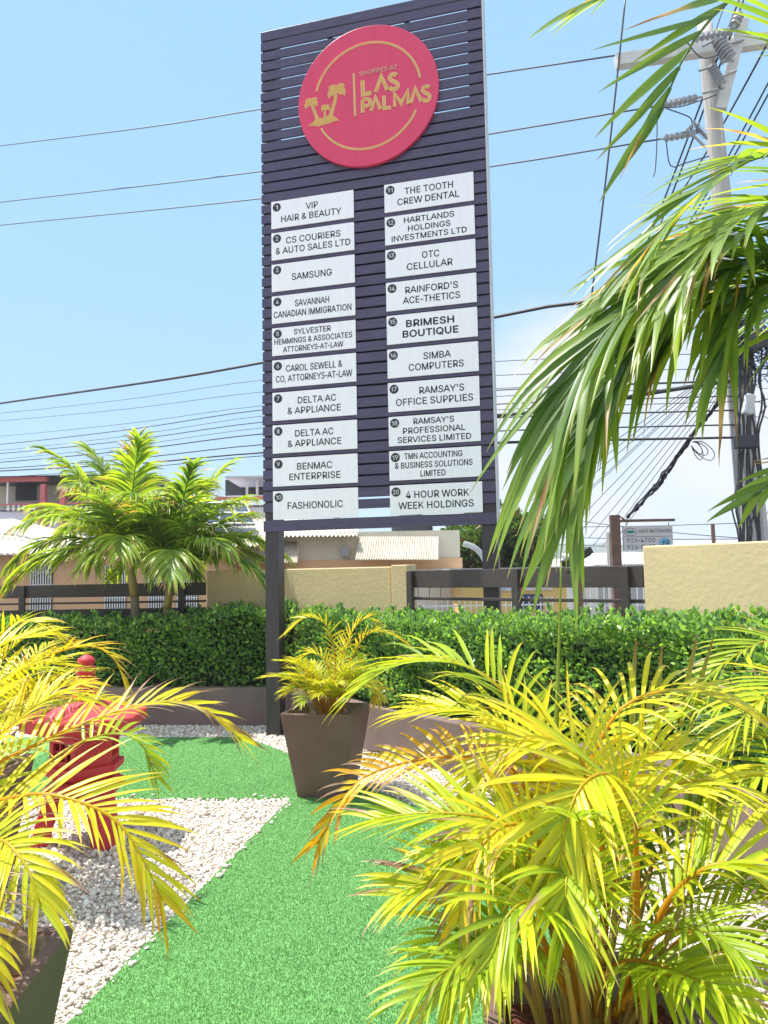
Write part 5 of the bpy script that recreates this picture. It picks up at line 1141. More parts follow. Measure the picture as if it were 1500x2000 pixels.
rp = random.Random(5)
R_.seed(606)
b1 = at(268, 1225, 9.3); b1.z = 0.3
trunk_palm((b1.x, b1.y, .3), tuple(at(263, 1165, 9.28)), tuple(at(251, 1085, 9.25)), 'taller palm with green crownshaft, left of the pair behind the hedge',
           specs(17, rp, 1.25, 1.6, 2.8) + [(rad(182), rad(28), 1.5, rad(95)), (rad(200), rad(10), 1.35, rad(70)), (rad(170), rad(55), 1.5, rad(100)), (rad(265), rad(35), 1.0, rad(120)), (rad(90), rad(86), 1.5, rad(20))], .055, (.1, .8), 'pair of palms behind the hedge')
b2 = at(318, 1240, 9.15); b2.z = 0.3
trunk_palm((b2.x, b2.y, .3), tuple(at(326, 1190, 9.15)), tuple(at(338, 1110, 9.2)), 'shorter palm with leaning brown crownshaft, right of the pair behind the hedge',
           specs(16, rp, 1.15, 1.5, 0.4) + [(rad(5), rad(40), 1.45, rad(100)), (rad(-20), rad(20), 1.3, rad(80)), (rad(275), rad(40), 1.0, rad(125)), (rad(40), rad(65), 1.4, rad(70))], .050, (.1, .8), 'pair of palms behind the hedge')

# ---- large palm standing just outside the right edge
R_.seed(707)
rpalm_base = Vector((2.75, 2.75, 0.3))
pt = empty('palm_tree', rpalm_base); tag(pt, 'large green palm reaching in from the right edge over the hedge', 'palm')
b = MB(); P, _ = smooth_path([rpalm_base, rpalm_base + Vector((0.0, 0.02, 1.0)), rpalm_base + Vector((-.03, 0.02, 1.75))], 26)
b.tube([p - rpalm_base for p in P], [.075 * (1.15 - .25 * k / 25) * (1.03 if k % 2 else 0.985) for k in range(26)], 14); b.build('trunk', M['trunk'], pt, smooth=True)
cr = rpalm_base + Vector((-.06, 0.02, 2.45))
b = MB(); P, _ = smooth_path([rpalm_base + Vector((-.03, .02, 1.75)), rpalm_base + Vector((-.04, .02, 2.1)), cr], 10)
b.tube([p - rpalm_base for p in P], [.075 * (.98 - .45 * (k / 9) ** 1.2) * (1 + .12 * math.sin(math.pi * k / 9)) for k in range(10)], 14); b.build('crownshaft', M['shaft'], pt, smooth=True)
HP = [
    ([tuple(cr), at(1640, 500, 2.6), at(1520, 455, 2.45), at(1400, 480, 2.32), at(1280, 555, 2.22), at(1165, 670, 2.15), at(1085, 830, 2.12)], 66, .62, .037, .45, (0, -.35, 1), .08, .22),
    ([tuple(cr), at(1640, 580, 2.65), at(1530, 550, 2.55), at(1420, 575, 2.46), at(1310, 640, 2.40), at(1195, 740, 2.36), at(1115, 890, 2.34)], 60, .60, .037, .7, (0, -.3, 1), .10, .10),
    ([tuple(cr), at(1640, 560, 2.5), at(1480, 515, 2.4), at(1330, 585, 2.3), at(1205, 720, 2.24), at(1135, 880, 2.2), at(1110, 1000, 2.19)], 54, .46, .034, .5, (0, -.3, 1), .1, .15),
    ([tuple(cr), at(1640, 540, 2.62), at(1520, 500, 2.5), at(1390, 540, 2.40), at(1260, 640, 2.32), at(1160, 800, 2.28)], 52, .56, .036, .5, (0, -.3, 1), .10, .3),
    ([tuple(cr), at(1650, 640, 2.5), at(1580, 590, 2.42), at(1500, 580, 2.36), at(1440, 620, 2.3), at(1412, 700, 2.28)], 30, .44, .031, 1.0, (0, -.3, 1), .2, .15),
    ([tuple(cr), at(1700, 250, 2.4), at(1600, 60, 2.28), at(1500, -40, 2.2), at(1420, 5, 2.14), at(1345, 95, 2.1), at(1285, 230, 2.07)], 30, .52, .030, .05, (0.3, -.6, .7), .12, .10, (1,)),
    ([tuple(cr), at(1680, 860, 2.5), at(1600, 880, 2.38), at(1530, 925, 2.28), at(1470, 970, 2.2)], 20, .30, .030, .1, (0, -.5, .9), .25, .2),
    ([tuple(cr), at(1670, 360, 2.5), at(1590, 300, 2.4), at(1500, 300, 2.3), at(1410, 345, 2.25), at(1320, 420, 2.22), at(1250, 510, 2.2)], 44, .46, .035, .3, (0, -.2, 1), .2, .3),
    ([tuple(cr), at(1650, 430, 2.3), at(1560, 400, 2.2), at(1470, 415, 2.1), at(1390, 470, 2.05), at(1330, 560, 2.02)], 38, .42, .034, .4, (0, -.3, 1), .15, .4),
    ([tuple(cr), at(1650, 400, 2.6), at(1540, 390, 2.55), at(1420, 430, 2.5), at(1300, 500, 2.45), at(1190, 590, 2.42)], 46, .52, .036, .35, (0, -.3, 1), .1, .35),
    ([tuple(cr), at(1600, 100, 2.1), at(1480, -40, 1.9), at(1360, -70, 1.8), at(1240, -35, 1.75), at(1160, 5, 1.72)], 28, .30, .032, .25, (0, -.4, .9), .3, .3),
]
for C_, n, Ln, W, dr, upv, t0, hu, *sd_ in HP:
    sd_ = sd_[0] if sd_ else (1, -1)
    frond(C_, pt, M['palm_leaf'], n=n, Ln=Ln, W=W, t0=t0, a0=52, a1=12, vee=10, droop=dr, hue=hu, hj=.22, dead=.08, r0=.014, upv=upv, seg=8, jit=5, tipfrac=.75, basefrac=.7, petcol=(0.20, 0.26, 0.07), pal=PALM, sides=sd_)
fan_palm(pt, cr, [(rad(-10), rad(50), 1.5, rad(90)), (rad(50), rad(60), 1.5, rad(90)), (rad(-70), rad(65), 1.3, rad(70)), (rad(95), rad(75), 1.4, rad(60)), (rad(20), rad(25), 1.4, rad(80))], .5, .036, 30, .5, (.3, .7))

# ================================================================== RED LANTERN
LX, LY = -1.905, 4.93
ln_ = empty('stone_lantern', (LX, LY, 0), rad(-25)); tag(ln_, 'red painted garden lantern with stacked ring finial standing on the gravel', 'lantern')


def hexp(r, z_, a0_=0.0, n=6): return [(r * math.cos(a0_ + 2 * math.pi * k / n), r * math.sin(a0_ + 2 * math.pi * k / n), z_) for k in range(n)]


def loft(mb, rings, cap=True):
    n = len(rings[0]); V_ = [p for r in rings for p in r]
    F_ = [(i * n + k, i * n + (k + 1) % n, (i + 1) * n + (k + 1) % n, (i + 1) * n + k) for i in range(len(rings) - 1) for k in range(n)]
    if cap: F_ += [tuple(range(n - 1, -1, -1)), tuple((len(rings) - 1) * n + k for k in range(n))]
    mb.add(V_, F_)


for a in (-15, 105, 225):
    c_, s_ = math.cos(rad(a)), math.sin(rad(a))
    b = MB()
    rings = []
    for t, z_ in ((0, 0.30), (.3, .22), (.65, .12), (1, -0.01)):
        rr_ = 0.15 + .10 * t ** .7; hw = .070; hd = .055
        cx, cy = c_ * rr_, s_ * rr_
        rings.append([(cx + c_ * dx - s_ * dy, cy + s_ * dx + c_ * dy, z_) for dx, dy in ((-hd, -hw), (hd, -hw), (hd, hw), (-hd, hw))][::-1])
    loft(b, rings); b.build('leg', M['lantern'], ln_, bevel=0.012)
b = MB(); loft(b, [hexp(.235, .285), hexp(.25, .30), hexp(.25, .335), hexp(.20, .37)]); b.build('base_slab', M['lantern'], ln_, bevel=.008)
b = MB(); loft(b, [hexp(.175, .368), hexp(.235, .415), hexp(.245, .430), hexp(.245, .462), hexp(.225, .466)]); b.build('platform', M['lantern'], ln_, bevel=.004)
# firebox: six walls, with lattice windows in alternate walls
fb = MB()
z0_, z1_ = .462, .635
ra = .212
for k in range(6):
    a = 2 * math.pi * (k + .5) / 6; side = ra  # hexagon side = radius
    Mx = Matrix.Rotation(a - math.pi / 2, 4, 'Z') @ Matrix.Translation((0, ra * math.cos(math.pi / 6), 0))
    h2 = side / 2
    if k % 2 == 0:
        fb.box(-h2, h2, -.028, 0, z0_, z0_ + .040, Mx); fb.box(-h2, h2, -.028, 0, z1_ - .028, z1_, Mx)
        fb.box(-h2, -h2 + .034, -.028, 0, z0_ + .04, z1_ - .028, Mx); fb.box(h2 - .034, h2, -.028, 0, z0_ + .04, z1_ - .028, Mx)
        for t in (1 / 3, 2 / 3):
            xx = -h2 + .034 + (side - .068) * t; fb.box(xx - .006, xx + .006, -.022, -.006, z0_ + .04, z1_ - .028, Mx)
        zz = (z0_ + .04 + z1_ - .028) / 2; fb.box(-h2 + .034, h2 - .034, -.020, -.008, zz - .006, zz + .006, Mx)
    else:
        fb.box(-h2, h2, -.028, 0, z0_, z1_, Mx)
fb.build('firebox', M['lantern'], ln_, bevel=.003)
b = MB()
loft(b, [hexp(.212, .634), hexp(.27, .652), hexp(.385, .690), hexp(.392, .755), hexp(.378, .766), hexp(.22, .800), hexp(.09, .845)]); b.build('roof', M['lantern'], ln_, bevel=.004)
b = MB()
prof = []
z_ = .84
for r_, h_ in ((.078, .080), (.072, .075), (.062, .068)):
    prof += [(r_ * .72, z_), (r_ * .95, z_ + h_ * .18), (r_, z_ + h_ * .45), (r_ * .95, z_ + h_ * .78), (r_ * .70, z_ + h_)]
    z_ += h_
prof += [(.040, z_ + .004), (.054, z_ + .016), (.056, z_ + .028), (.045, z_ + .045), (.020, z_ + .060), (.004, z_ + .066)]
b.lathe(prof, 20); b.build('finial', M['lantern'], ln_, smooth=True)

# white plastic pipe by the post
pp = at(551, 1410, 8.2)
b = MB(); b.tube([(0, 0, -pp.z), (0, 0, at(551, 1306, 8.2).z - pp.z)], .026, 12)
pi_ = b.build('pipe', M['pipe']); pi_.location = pp; tag(pi_, 'short white plastic pipe standing upright beside the left sign post', 'pipe')
b = MB(); b.lathe([(.03, 0), (.03, .02), (.024, .026)], 12); o = b.build('pipe_cap', M['pipe'], pi_); o.location = (0, 0, at(551, 1306, 8.2).z - pp.z)

# flood light on a dark post in front of the fence
fl0 = at(1130, 1190, 6.2)
fr = empty('flood_light', (fl0.x, fl0.y, 0.3)); tag(fr, 'black flood light on a short brown post rising from the hedge', 'flood light')
b = MB(); b.box(-.03, .03, -.03, .03, 0, at(1130, 1120, 6.2).z - .3); b.build('post', M['rust'], fr)
zt_ = at(1130, 1120, 6.2).z - .3
b = MB(); b.box(-.07, .05, -.04, .04, zt_, zt_ + .02); b.box(-.01, .01, -.01, .01, zt_ + .02, zt_ + .09); b.build('bracket', M['black_plastic'], fr)
b = MB(); Mx = Matrix.Translation((0, 0, zt_ + .13)) @ Matrix.Rotation(rad(-28), 4, 'Y'); b.box(-.12, .12, -.09, .09, -.025, .03, Mx); b.box(-.10, .10, -.07, .07, -.034, -.0252, Mx); b.build('lamp_head', M['black_plastic'], fr, bevel=.008)

# ================================================================== BACKGROUND BUILDINGS
def pbox(parent, name, m_, px0, py0, px1, py1, d, depth, bevel=0.0):
    """box whose front face spans the pixels at distance d, extending back by depth metres (real size and place)"""
    a = at(px0, py1, d); b = at(px1, py0, d)
    q = MB(); q.box(a.x, b.x, d, d + depth, a.z, b.z)
    o = q.build(name, m_, parent, bevel=bevel)
    return o


def corrug(mb, p00, p10, p01, p11, n, amp):
    """corrugated sheet between two edges p00-p10 (bottom) and p01-p11 (top)"""
    p00, p10, p01, p11 = map(Vector, (p00, p10, p01, p11))
    nn = (p10 - p00).cross(p01 - p00).normalized()
    V_ = []
    for i in range(n * 2 + 1):
        t = i / (n * 2); o = nn * (amp if i % 2 else 0)
        V_ += [p00.lerp(p10, t) + o, p01.lerp(p11, t) + o, p00.lerp(p10, t) + o - nn * .02, p01.lerp(p11, t) + o - nn * .02]
    F_ = []
    for i in range(n * 2):
        a = i * 4; F_ += [(a, a + 4, a + 5, a + 1), (a + 2, a + 3, a + 7, a + 6), (a, a + 2, a + 6, a + 4)]
    mb.add(V_, F_)


# cream building with awnings (behind the sign)
D = 20.0
cb_ = empty('building', (0, 0, 0)); tag(cb_, 'cream flat roofed building with white corrugated awnings behind the sign', 'building')
z_par = at(800, 1037, D).z; z_band = at(800, 1091, D).z
xl, xr = at(420, 1100, D).x, at(899, 1100, D).x
q = MB(); q.box(xl, xr, D, D + 6, z_band, z_par); q.build('upper_wall', M['cream'], cb_)
q = MB(); q.box(xl - .05, xr + .05, D - .06, D + 6, -.03, z_band - .002); q.build('lower_wall', M['peach'], cb_)
q = MB(); q.box(xl, xr - .5, D + .5, D + 5.5, z_par + .002, z_par + .03); q.build('roof', M['roof_grey'], cb_)
for (x0, x1, ya, yb) in ((697, 858, 1049, 1094), (470, 583, 1060, 1100)):
    q = MB(); a0_, a1_ = at(x0 + 4, ya, D), at(x1, ya, D); e0, e1 = at(x0 - 3, yb, D - .75), at(x1 - 1, yb, D - .75)
    corrug(q, (e0.x, D - .75, e0.z), (e1.x, D - .75, e1.z), (a0_.x, D - .01, a0_.z), (a1_.x, D - .01, a1_.z), 34, .05); q.build('awning', M['roof_cream'], cb_)
q = MB(); e0, e1 = at(480, 1050, D - .5), at(698, 1048, D - .5); t0_, t1_ = at(480, 1030, D + 3), at(706, 1034, D + 3)
corrug(q, (e0.x, D - .5, e0.z), (e1.x, D - .5, e1.z), (t0_.x, D + 3, t0_.z + .25), (t1_.x, D + 3, t1_.z + .25), 26, .06); q.build('sheet_roof', M['roof_cream'], cb_)
mbx = pbox(cb_, 'meter_box', M['greybox'], 667, 1069, 682, 1087, D - .17, .168, .01)
# shutters behind the fence
for i in range(4):
    x = at(795 + i * 22, 1150, D).x
    q = MB(); q.box(x, x + .27, D - .10, D - .062, 0.6, at(800, 1112, D).z); q.build('shutter', M['board'], cb_)
# water tank on the roof and solar panel
wt_ = at(805, 1034, 24.5)
q = MB(); q.lathe([(.62, 0), (.66, .05), (.66, .14), (.64, .16), (.66, .19), (.66, .33), (.64, .35), (.66, .38), (.66, .52), (.60, .66), (.25, .76), (.2, .80)], 24)
tk = q.build('water_tank', M['black_plastic'], smooth=False); tk.location = (wt_.x, 24.5, z_par + .03); tag(tk, 'black ribbed water tank on the roof of the cream building', 'water tank')

# mango tree right of it
def blob_tree(name, base, h, r, label, n, sz, cols, squash=.8, cat='tree', group=None):
    root = empty(name, base); tag(root, label, cat, group)
    b = MB(); b.tube([(0, 0, 0), (.05, 0, h * .35), (0, .05, h * .62)], [r * .10, r * .08, r * .05], 10)
    for k in range(6):
        a = k * 1.05; b.tube([(0, 0, h * .4), (math.cos(a) * r * .3, math.sin(a) * r * .3, h * .6), (math.cos(a) * r * .6, math.sin(a) * r * .6, h * .75)], [r * .05, r * .035, r * .015], 7)
    b.build('trunk', M['bark'], root, smooth=True)
    PP, NN = [], []
    nc = 26
    for k in range(nc):
        d = NP.normal(0, 1, 3); d /= np.linalg.norm(d); rr_ = NP.uniform(.35, .8)
        c = np.array([d[0] * r * rr_, d[1] * r * rr_, h * .68 + d[2] * r * squash * rr_]); cr_ = r * NP.uniform(.22, .38)
        q = n // nc; v = NP.normal(0, 1, (q, 3)); v /= np.linalg.norm(v, axis=1, keepdims=True)
        PP.append(c + v * cr_ * NP.uniform(.55, 1.05, (q, 1)) * np.array([1, 1, .8])); NN.append(v + NP.normal(0, .5, (q, 3)) + np.array([0, 0, -.15]))
    P = np.concatenate(PP); Nn = np.concatenate(NN); k = len(P); cols = np.array(cols)
    c = cols[NP.integers(0, len(cols), k)] * NP.uniform(.7, 1.3, k)[:, None]
    V, F, C = leaf_block(P, Nn, sz, .34, c); mesh_np('crown', V, F, M['tree_leaf'], root, C)
    return root


mg = at(985, 1100, 26)
blob_tree('mango_tree', (mg.x, 26, -.03), 3.4, 1.75, 'leafy mango tree right of the cream building, behind the right sign post', 15000, .26, [(0.06, .13, .025), (.10, .20, .035), (.16, .26, .05), (.20, .13, .05)])
bt = at(930, 1050, 30)
blob_tree('leafy_tree', (bt.x, 31, -.03), 3.9, 1.6, 'paler leafy tree rising behind the mango tree', 8000, .28, [(0.07, .15, .03), (.13, .22, .04)])

# curved white lattice arm left of the mango tree
q = MB(); P = [at(905, 1062, 19.0), at(925, 1068, 19), at(940, 1082, 19), at(948, 1098, 19), at(950, 1112, 19)]
P, _ = smooth_path(P, 12); q.tube([p - P[0] for p in P], .07, 8); ar = q.build('curved_arm', M['greybox']); ar.location = P[0]; tag(ar, 'pale curved metal arm arching beside the cream building', 'arm')

# left low bungalow with hipped corrugated roof
D = 17.5
bu = empty('building', (0, 0, 0)); tag(bu, 'peach bungalow with cream hipped sheet roof behind the left fence', 'building')
xl, xr = at(-420, 1100, D).x, at(430, 1100, D).x
z_e = at(100, 1078, D).z
q = MB(); q.box(xl, xr, D, D + 6, -.03, z_e - .05); q.build('wall', M['peach'], bu)
apx = at(20, 1016, D + 2.6)
q = MB(); e0, e1 = at(-380, 1078, D - .5), at(180, 1076, D - .5)
corrug(q, (e0.x, D - .5, z_e - .06), (e1.x, D - .5, z_e - .06), (apx.x - 4, D + 2.6, apx.z), (apx.x, D + 2.6, apx.z), 46, .05)
corrug(q, (e1.x, D - .5, z_e - .06), (e1.x, D + 6, z_e - .06), (apx.x, D + 2.6, apx.z), (apx.x, D + 2.61, apx.z), 18, .05)
q.build('roof', M['roof_cream'], bu)
q = MB(); e0, e1 = at(170, 1074, D - .4), at(545, 1066, D - .4); t0_, t1_ = at(330, 1030, D + 2.5), at(520, 1030, D + 2.5)
corrug(q, (e0.x, D - .4, e0.z), (e1.x, D - .4, e1.z), (t0_.x, D + 2.5, t0_.z), (t1_.x, D + 2.5, t1_.z), 40, .04); q.build('side_roof', M['roof_cream'], bu)
for x in (60, 205, 290, 345):
    w0, w1 = at(x, 1105, D), at(x + 42, 1205, D)
    q = MB(); q.box(w0.x, w1.x, D - .02, D - .002, w1.z, w0.z); f_ = q.build('window', M['dark'], bu)
    g_ = MB()
    for k in range(9):
        xx = w0.x + (w1.x - w0.x) * (k + .5) / 9; g_.box(xx - .012, xx + .012, D - .06, D - .035, w1.z, w0.z)
    for k in range(4):
        zz = w1.z + (w0.z - w1.z) * (k + .5) / 4; g_.box(w0.x, w1.x, D - .034, D - .022, zz - .012, zz + .012)
    g_.build('grille', M['white_paint'], f_)
# solar panel on its side roof
q = MB(); s0, s1, s2, s3 = at(392, 1024, D + 1.2), at(498, 1024, D + 1.2), at(410, 984, D + 2.4), at(480, 984, D + 2.4)
so = empty('solar_panel', s0); tag(so, 'blue solar panel tilted on the roof left of the sign', 'solar panel')
def quad_slab(mb, a, b, c, d, th):
    a, b, c, d = map(Vector, (a, b, c, d)); nn = (b - a).cross(d - a).normalized() * th
    mb.add([a, b, c, d, a - nn, b - nn, c - nn, d - nn], [(0, 1, 2, 3), (7, 6, 5, 4), (0, 4, 5, 1), (1, 5, 6, 2), (2, 6, 7, 3), (3, 7, 4, 0)])
quad_slab(q, s0 - s0, s1 - s0, s3 - s0, s2 - s0, .04); q.build('glass', M['solar'], so)
q = MB()
for t in (0, 1 / 3, 2 / 3, 1):
    a = s0.lerp(s1, t) - s0; b = s2.lerp(s3, t) - s0; q.tube([a + Vector((0, -.03, .02)), b + Vector((0, -.03, .02))], .022, 4)
for t in (0, .5, 1):
    a = s0.lerp(s2, t) - s0; b = s1.lerp(s3, t) - s0; q.tube([a + Vector((0, -.035, .025)), b + Vector((0, -.035, .025))], .022, 4)
q.build('panel_frame', M['trim'], so)

# two-storey red and white building
D = 34.0
rb_ = empty('building', (0, 0, 0)); tag(rb_, 'two storey red and lilac building with balustrade at the far left', 'building')


def PB(name, m_, px0, py0, px1, py1, dd=0.0, depth=.25): return pbox(rb_, name, m_, px0, py0, px1, py1, D + dd, depth)


PB('wall', M['lilac'], -120, 985, 560, 1140, 0, 9)
PB('upper_wall', M['cream'], -120, 942, 300, 1000, 3.0, 6)
PB('parapet_cap', M['redpaint'], -120, 978, 345, 989, -.12, .11)
PB('fascia', M['redpaint'], -120, 930, 90, 943, -.3, .3)
PB('fascia', M['redpaint'], 420, 968, 560, 976, -.3, .3)
PB('roof', M['dark'], -120, 925, 300, 932, -.6, 10)
PB('roof', M['roof_grey'], 440, 928, 560, 934, -.6, 10)
PB('upper_wall', M['dark'], 440, 935, 560, 968, 3.0, .2)
for x in (77, 115, 345): PB('pillar', M['redpaint'], x, 945, x + 11, 1030, -.26, .25)
PB('pillar', M['redpaint'], 76, 978, 88, 1030, -.4, .13)
for x in (12, 480, 500): PB('column', M['white_paint'], x, 938, x + 4, 985, -.1, .1)
for x in (30, 120): PB('window', M['dark'], x, 948, x + 40, 978, 2.9, .08)
for k in range(46):
    x = 16 + k * 10.2
    if 70 < x < 92 or x > 520: continue
    p = at(x, 998, D - .16); hh = at(x, 987, D - .16).z - p.z
    q = MB(); q.lathe([(.05, 0), (.07, hh * .2), (.085, hh * .35), (.05, hh * .6), (.045, hh * .8), (.07, hh)], 8)
    o = q.build('baluster', M['white_paint'], rb_, smooth=True); o.location = p
PB('balustrade_base', M['dark'], 0, 987, 520, 999, -.04, .03)

# right-hand shops behind the fence
D = 17.0
sh = empty('shop', (0, 0, 0)); tag(sh, 'yellow walled shop seen through the right fence', 'shop')
q = MB(); a, b = at(905, 1225, D), at(1105, 1112, D); q.box(a.x, b.x, D, D + 5, -.03, 1.62); q.build('wall', M['yellow'], sh)
q = MB(); q.box(a.x - .3, b.x + .3, D - .3, D + 5, 1.622, 1.70); q.build('roof', M['roof_grey'], sh)
a, b = at(982, 1154, D - .05), at(1078, 1140, D - .05)
q = MB(); q.box(a.x - .3, b.x, D - .05, D - .002, a.z, b.z + .12); bn = q.build('shop_banner', M['fabricbanner'], sh)
q = MB(); c_ = at(1017, 1140, D - .06); q.slab([(c_.x - .12, c_.z + .1), (c_.x + .12, c_.z + .1), (c_.x, c_.z - .18)][::-1], D - .052, D - .07); q.build('pennant', M['pinkred'], bn)
for yy, w_ in ((1146, .55), (1151, .4)):
    q = MB()
    p_ = at(990, yy, D - .06)
    for k in range(7): q.box(p_.x - .4 + k * w_ / 7, p_.x - .4 + k * w_ / 7 + w_ / 10, D - .056, D - .0505, p_.z - .014, p_.z + .014)
    q.build('banner_print', M['skyblue'], bn)
a, b = at(1003, 1192, D - .03), at(1060, 1160, D - .03)
q = MB(); q.box(a.x, b.x, D - .03, D - .002, a.z, b.z); q.build('shop_window', M['solar'], sh)
# white grille fence along the pavement
gf = empty('grille_fence', (0, 0, 0)); tag(gf, 'white metal bar fence across the road, seen below the brown rails', 'fence')
for (x0, x1, d) in ((795, 1080, 15.0), (1130, 1260, 14.0)):
    a, b = at(x0, 1200, d), at(x1, 1200, d); k = int((b.x - a.x) / .11)
    q = MB()
    for i in range(k + 1): xx = a.x + (b.x - a.x) * i / k; q.box(xx - .009, xx + .009, d, d + .018, 0, 1.12 if d > 14.5 else 1.30)
    for zz in (.15, .95): q.box(a.x, b.x, d + .0185, d + .03, zz, zz + .03)
    q.build('bar_panel', M['white_paint'], gf)
# grey sheds further right
for (x0, y0, x1, d, lab) in ((1165, 1098, 1330, 24, 'grey sheet roofed shed beyond the hanging sign'), (1290, 1068, 1520, 32, 'long pale roofed shed behind the right boundary wall'), (1040, 1104, 1180, 40, 'low pale shed far down the road behind the flood light')):
    sd = empty('shed', (0, 0, 0)); tag(sd, lab, 'shed')
    a, b = at(x0, y0, d), at(x1, y0, d)
    q = MB(); q.box(a.x, b.x, d, d + 6, -.03, a.z - .12); q.build('wall', M['greybox'], sd)
    q = MB(); corrug(q, (a.x - .2, d - .4, a.z - .1), (b.x + .2, d - .4, a.z - .1), (a.x - .2, d + 4, a.z + .35), (b.x + .2, d + 4, a.z + .35), 30, .04); q.build('roof', M['roof_grey'], sd)

# ================================================================== HANGING SIGN
D = 11.0
hs = empty('hanging_sign', at(1205, 1100, D)); hs.location.z = 0; tag(hs, 'pale sign board with phone numbers hanging from a rusty post behind the right wall', 'sign')
O_ = hs.location.copy()


def rel(px, py, d=D): return at(px, py, d) - O_


a, b = rel(1199, 1200), rel(1209, 1006)
q = MB(); q.box(a.x, b.x, -.04, .04, 0, b.z); q.build('post', M['rust'], hs)
a, b = rel(1209, 1020), rel(1317, 1013)
q = MB(); q.box(a.x + .002, b.x, -.025, .025, a.z, b.z); q.build('arm', M['rust'], hs)
q = MB(); q.tube([rel(1209, 1008), rel(1222, 1016)], .012, 6); q.tube([rel(1223, 1020), rel(1223, 1026)], .006, 6); q.tube([rel(1306, 1020), rel(1306, 1026)], .006, 6); q.build('hanger', M['rust'], hs)
a, b = rel(1218, 1076), rel(1312, 1026)
bw_, bh_ = b.x - a.x, b.z - a.z
q = MB(); q.box(a.x, b.x, -.02, .02, a.z, b.z); bd = q.build('board', M['board'], hs)
fx = lambda u: a.x + bw_ * u
fz = lambda v: b.z - bh_ * v
q = MB(); put_text(q, 'Leslie B. Mae & Associates', fx(.64), fz(.20), .058, bw_ * .68, -.0215)
put_text(q, '926-4700', fx(.355), fz(.58), .062, bw_ * .57, -.0215); put_text(q, '926-8673', fx(.355), fz(.85), .062, bw_ * .57, -.0215)
q.box(a.x, b.x, -.0212, -.0203, fz(.445), fz(.43)); q.build('lettering', M['ink'], bd)
q = MB(); disc(q, fx(.83), fz(.72), .085, -.0203, -.0212, 24); q.build('blue_disc', M['skyblue'], bd)
q = MB(); put_text(q, '19', fx(.835), fz(.72), .085, .10, -.0222, .001, .2); q.build('numeral', M['teal'], bd)
q = MB(); 
ov = [(fx(.145) + .085 * math.cos(t * .2618), fz(.24) + .055 * math.sin(t * .2618)) for t in range(25)]
q.m = 0; ribbon(q, ov, .009, -.0203, -.0214)
q.m = 1; q.slab([(fx(.145) + x * .07, fz(.24) + z_ * .05) for x, z_ in [(-1, .1), (-.6, .5), (-.1, .35), (.4, .55), (.8, .1), (.95, -.35), (.4, -.3), (0, -.55), (-.5, -.3)]][::-1], -.0203, -.0213)
q.build('map_emblem', [M['rust'], M['teal']], bd)
# its stout neighbour post and a small green stake
q = MB(); p = at(1196, 1150, 11.6); q.tube([(0, 0, -p.z), (0, 0, at(1196, 1040, 11.6).z - p.z)], .06, 10); o = q.build('pole', M['concrete']); o.location = p; tag(o, 'short weathered pole just left of the hanging sign post', 'pole')
q = MB(); p = at(1397, 1080, 13); q.tube([(0, 0, -p.z), (-.02, 0, at(1395, 1024, 13).z - p.z)], .035, 8); o = q.build('stake', M['rust']); o.location = p; tag(o, 'thin greenish stake standing between hanging sign and utility pole', 'stake')

# ================================================================== UTILITY POLE
D = 10.0
ub = at(1474, 1070, D); ut = at(1376, 44, D)
k_ = (ub.z) / (ut.z - ub.z)
foot = ub + (ub - ut) * k_
up_ = empty('utility_pole', foot); tag(up_, 'weathered grey utility pole with crossarms and insulators at the right', 'utility pole')
q = MB()
Ps = [foot.lerp(ut, t / 16) - foot for t in range(17)]
q.tube(Ps, [.205 - .108 * t / 16 for t in range(17)], 16); q.build('shaft', M['concrete'], up_, smooth=True)


def rl(px, py, d=D): return at(px, py, d) - foot


def beam(name, p, q_, w, h, m_):
    p, q_ = Vector(p), Vector(q_); d = (q_ - p); ln = d.length; d.normalize()
    s_ = d.cross(Vector((0, 0, 1))).normalized(); u_ = s_.cross(d)
    b = MB(); V_ = []
    for base in (p, q_):
        for a_, c_ in ((-1, -1), (1, -1), (1, 1), (-1, 1)): V_.append(base + s_ * a_ * w / 2 + u_ * c_ * h / 2)
    b.add(V_, [(0, 1, 2, 3), (7, 6, 5, 4), (0, 4, 5, 1), (1, 5, 6, 2), (2, 6, 7, 3), (3, 7, 4, 0)])
    return b.build(name, m_, up_, bevel=.006)


beam('crossarm', rl(1203, 121, 9.75), rl(1560, 70, 9.75), .14, .17, M['crossarm'])
beam('brace', rl(1452, 40, 9.6), rl(1408, 215, 9.70), .12, .14, M['crossarm'])


def insulator(p, q_, n, r, m_='insul'):
    p, q_ = Vector(p), Vector(q_); d = q_ - p
    b = MB(); pts, rr_ = [], []
    for k in range(n):
        for t, f in ((0, .35), (.25, .4), (.35, 1), (.55, 1), (.65, .4)):
            pts.append(p + d * (.12 + .76 * (k + t) / n)); rr_.append(r * f)
    pts = [p] + pts + [q_]; rr_ = [r * .28] + rr_ + [r * .28]
    b.tube(pts, rr_, 12)
    return b.build('insulator', M[m_], up_, smooth=False)


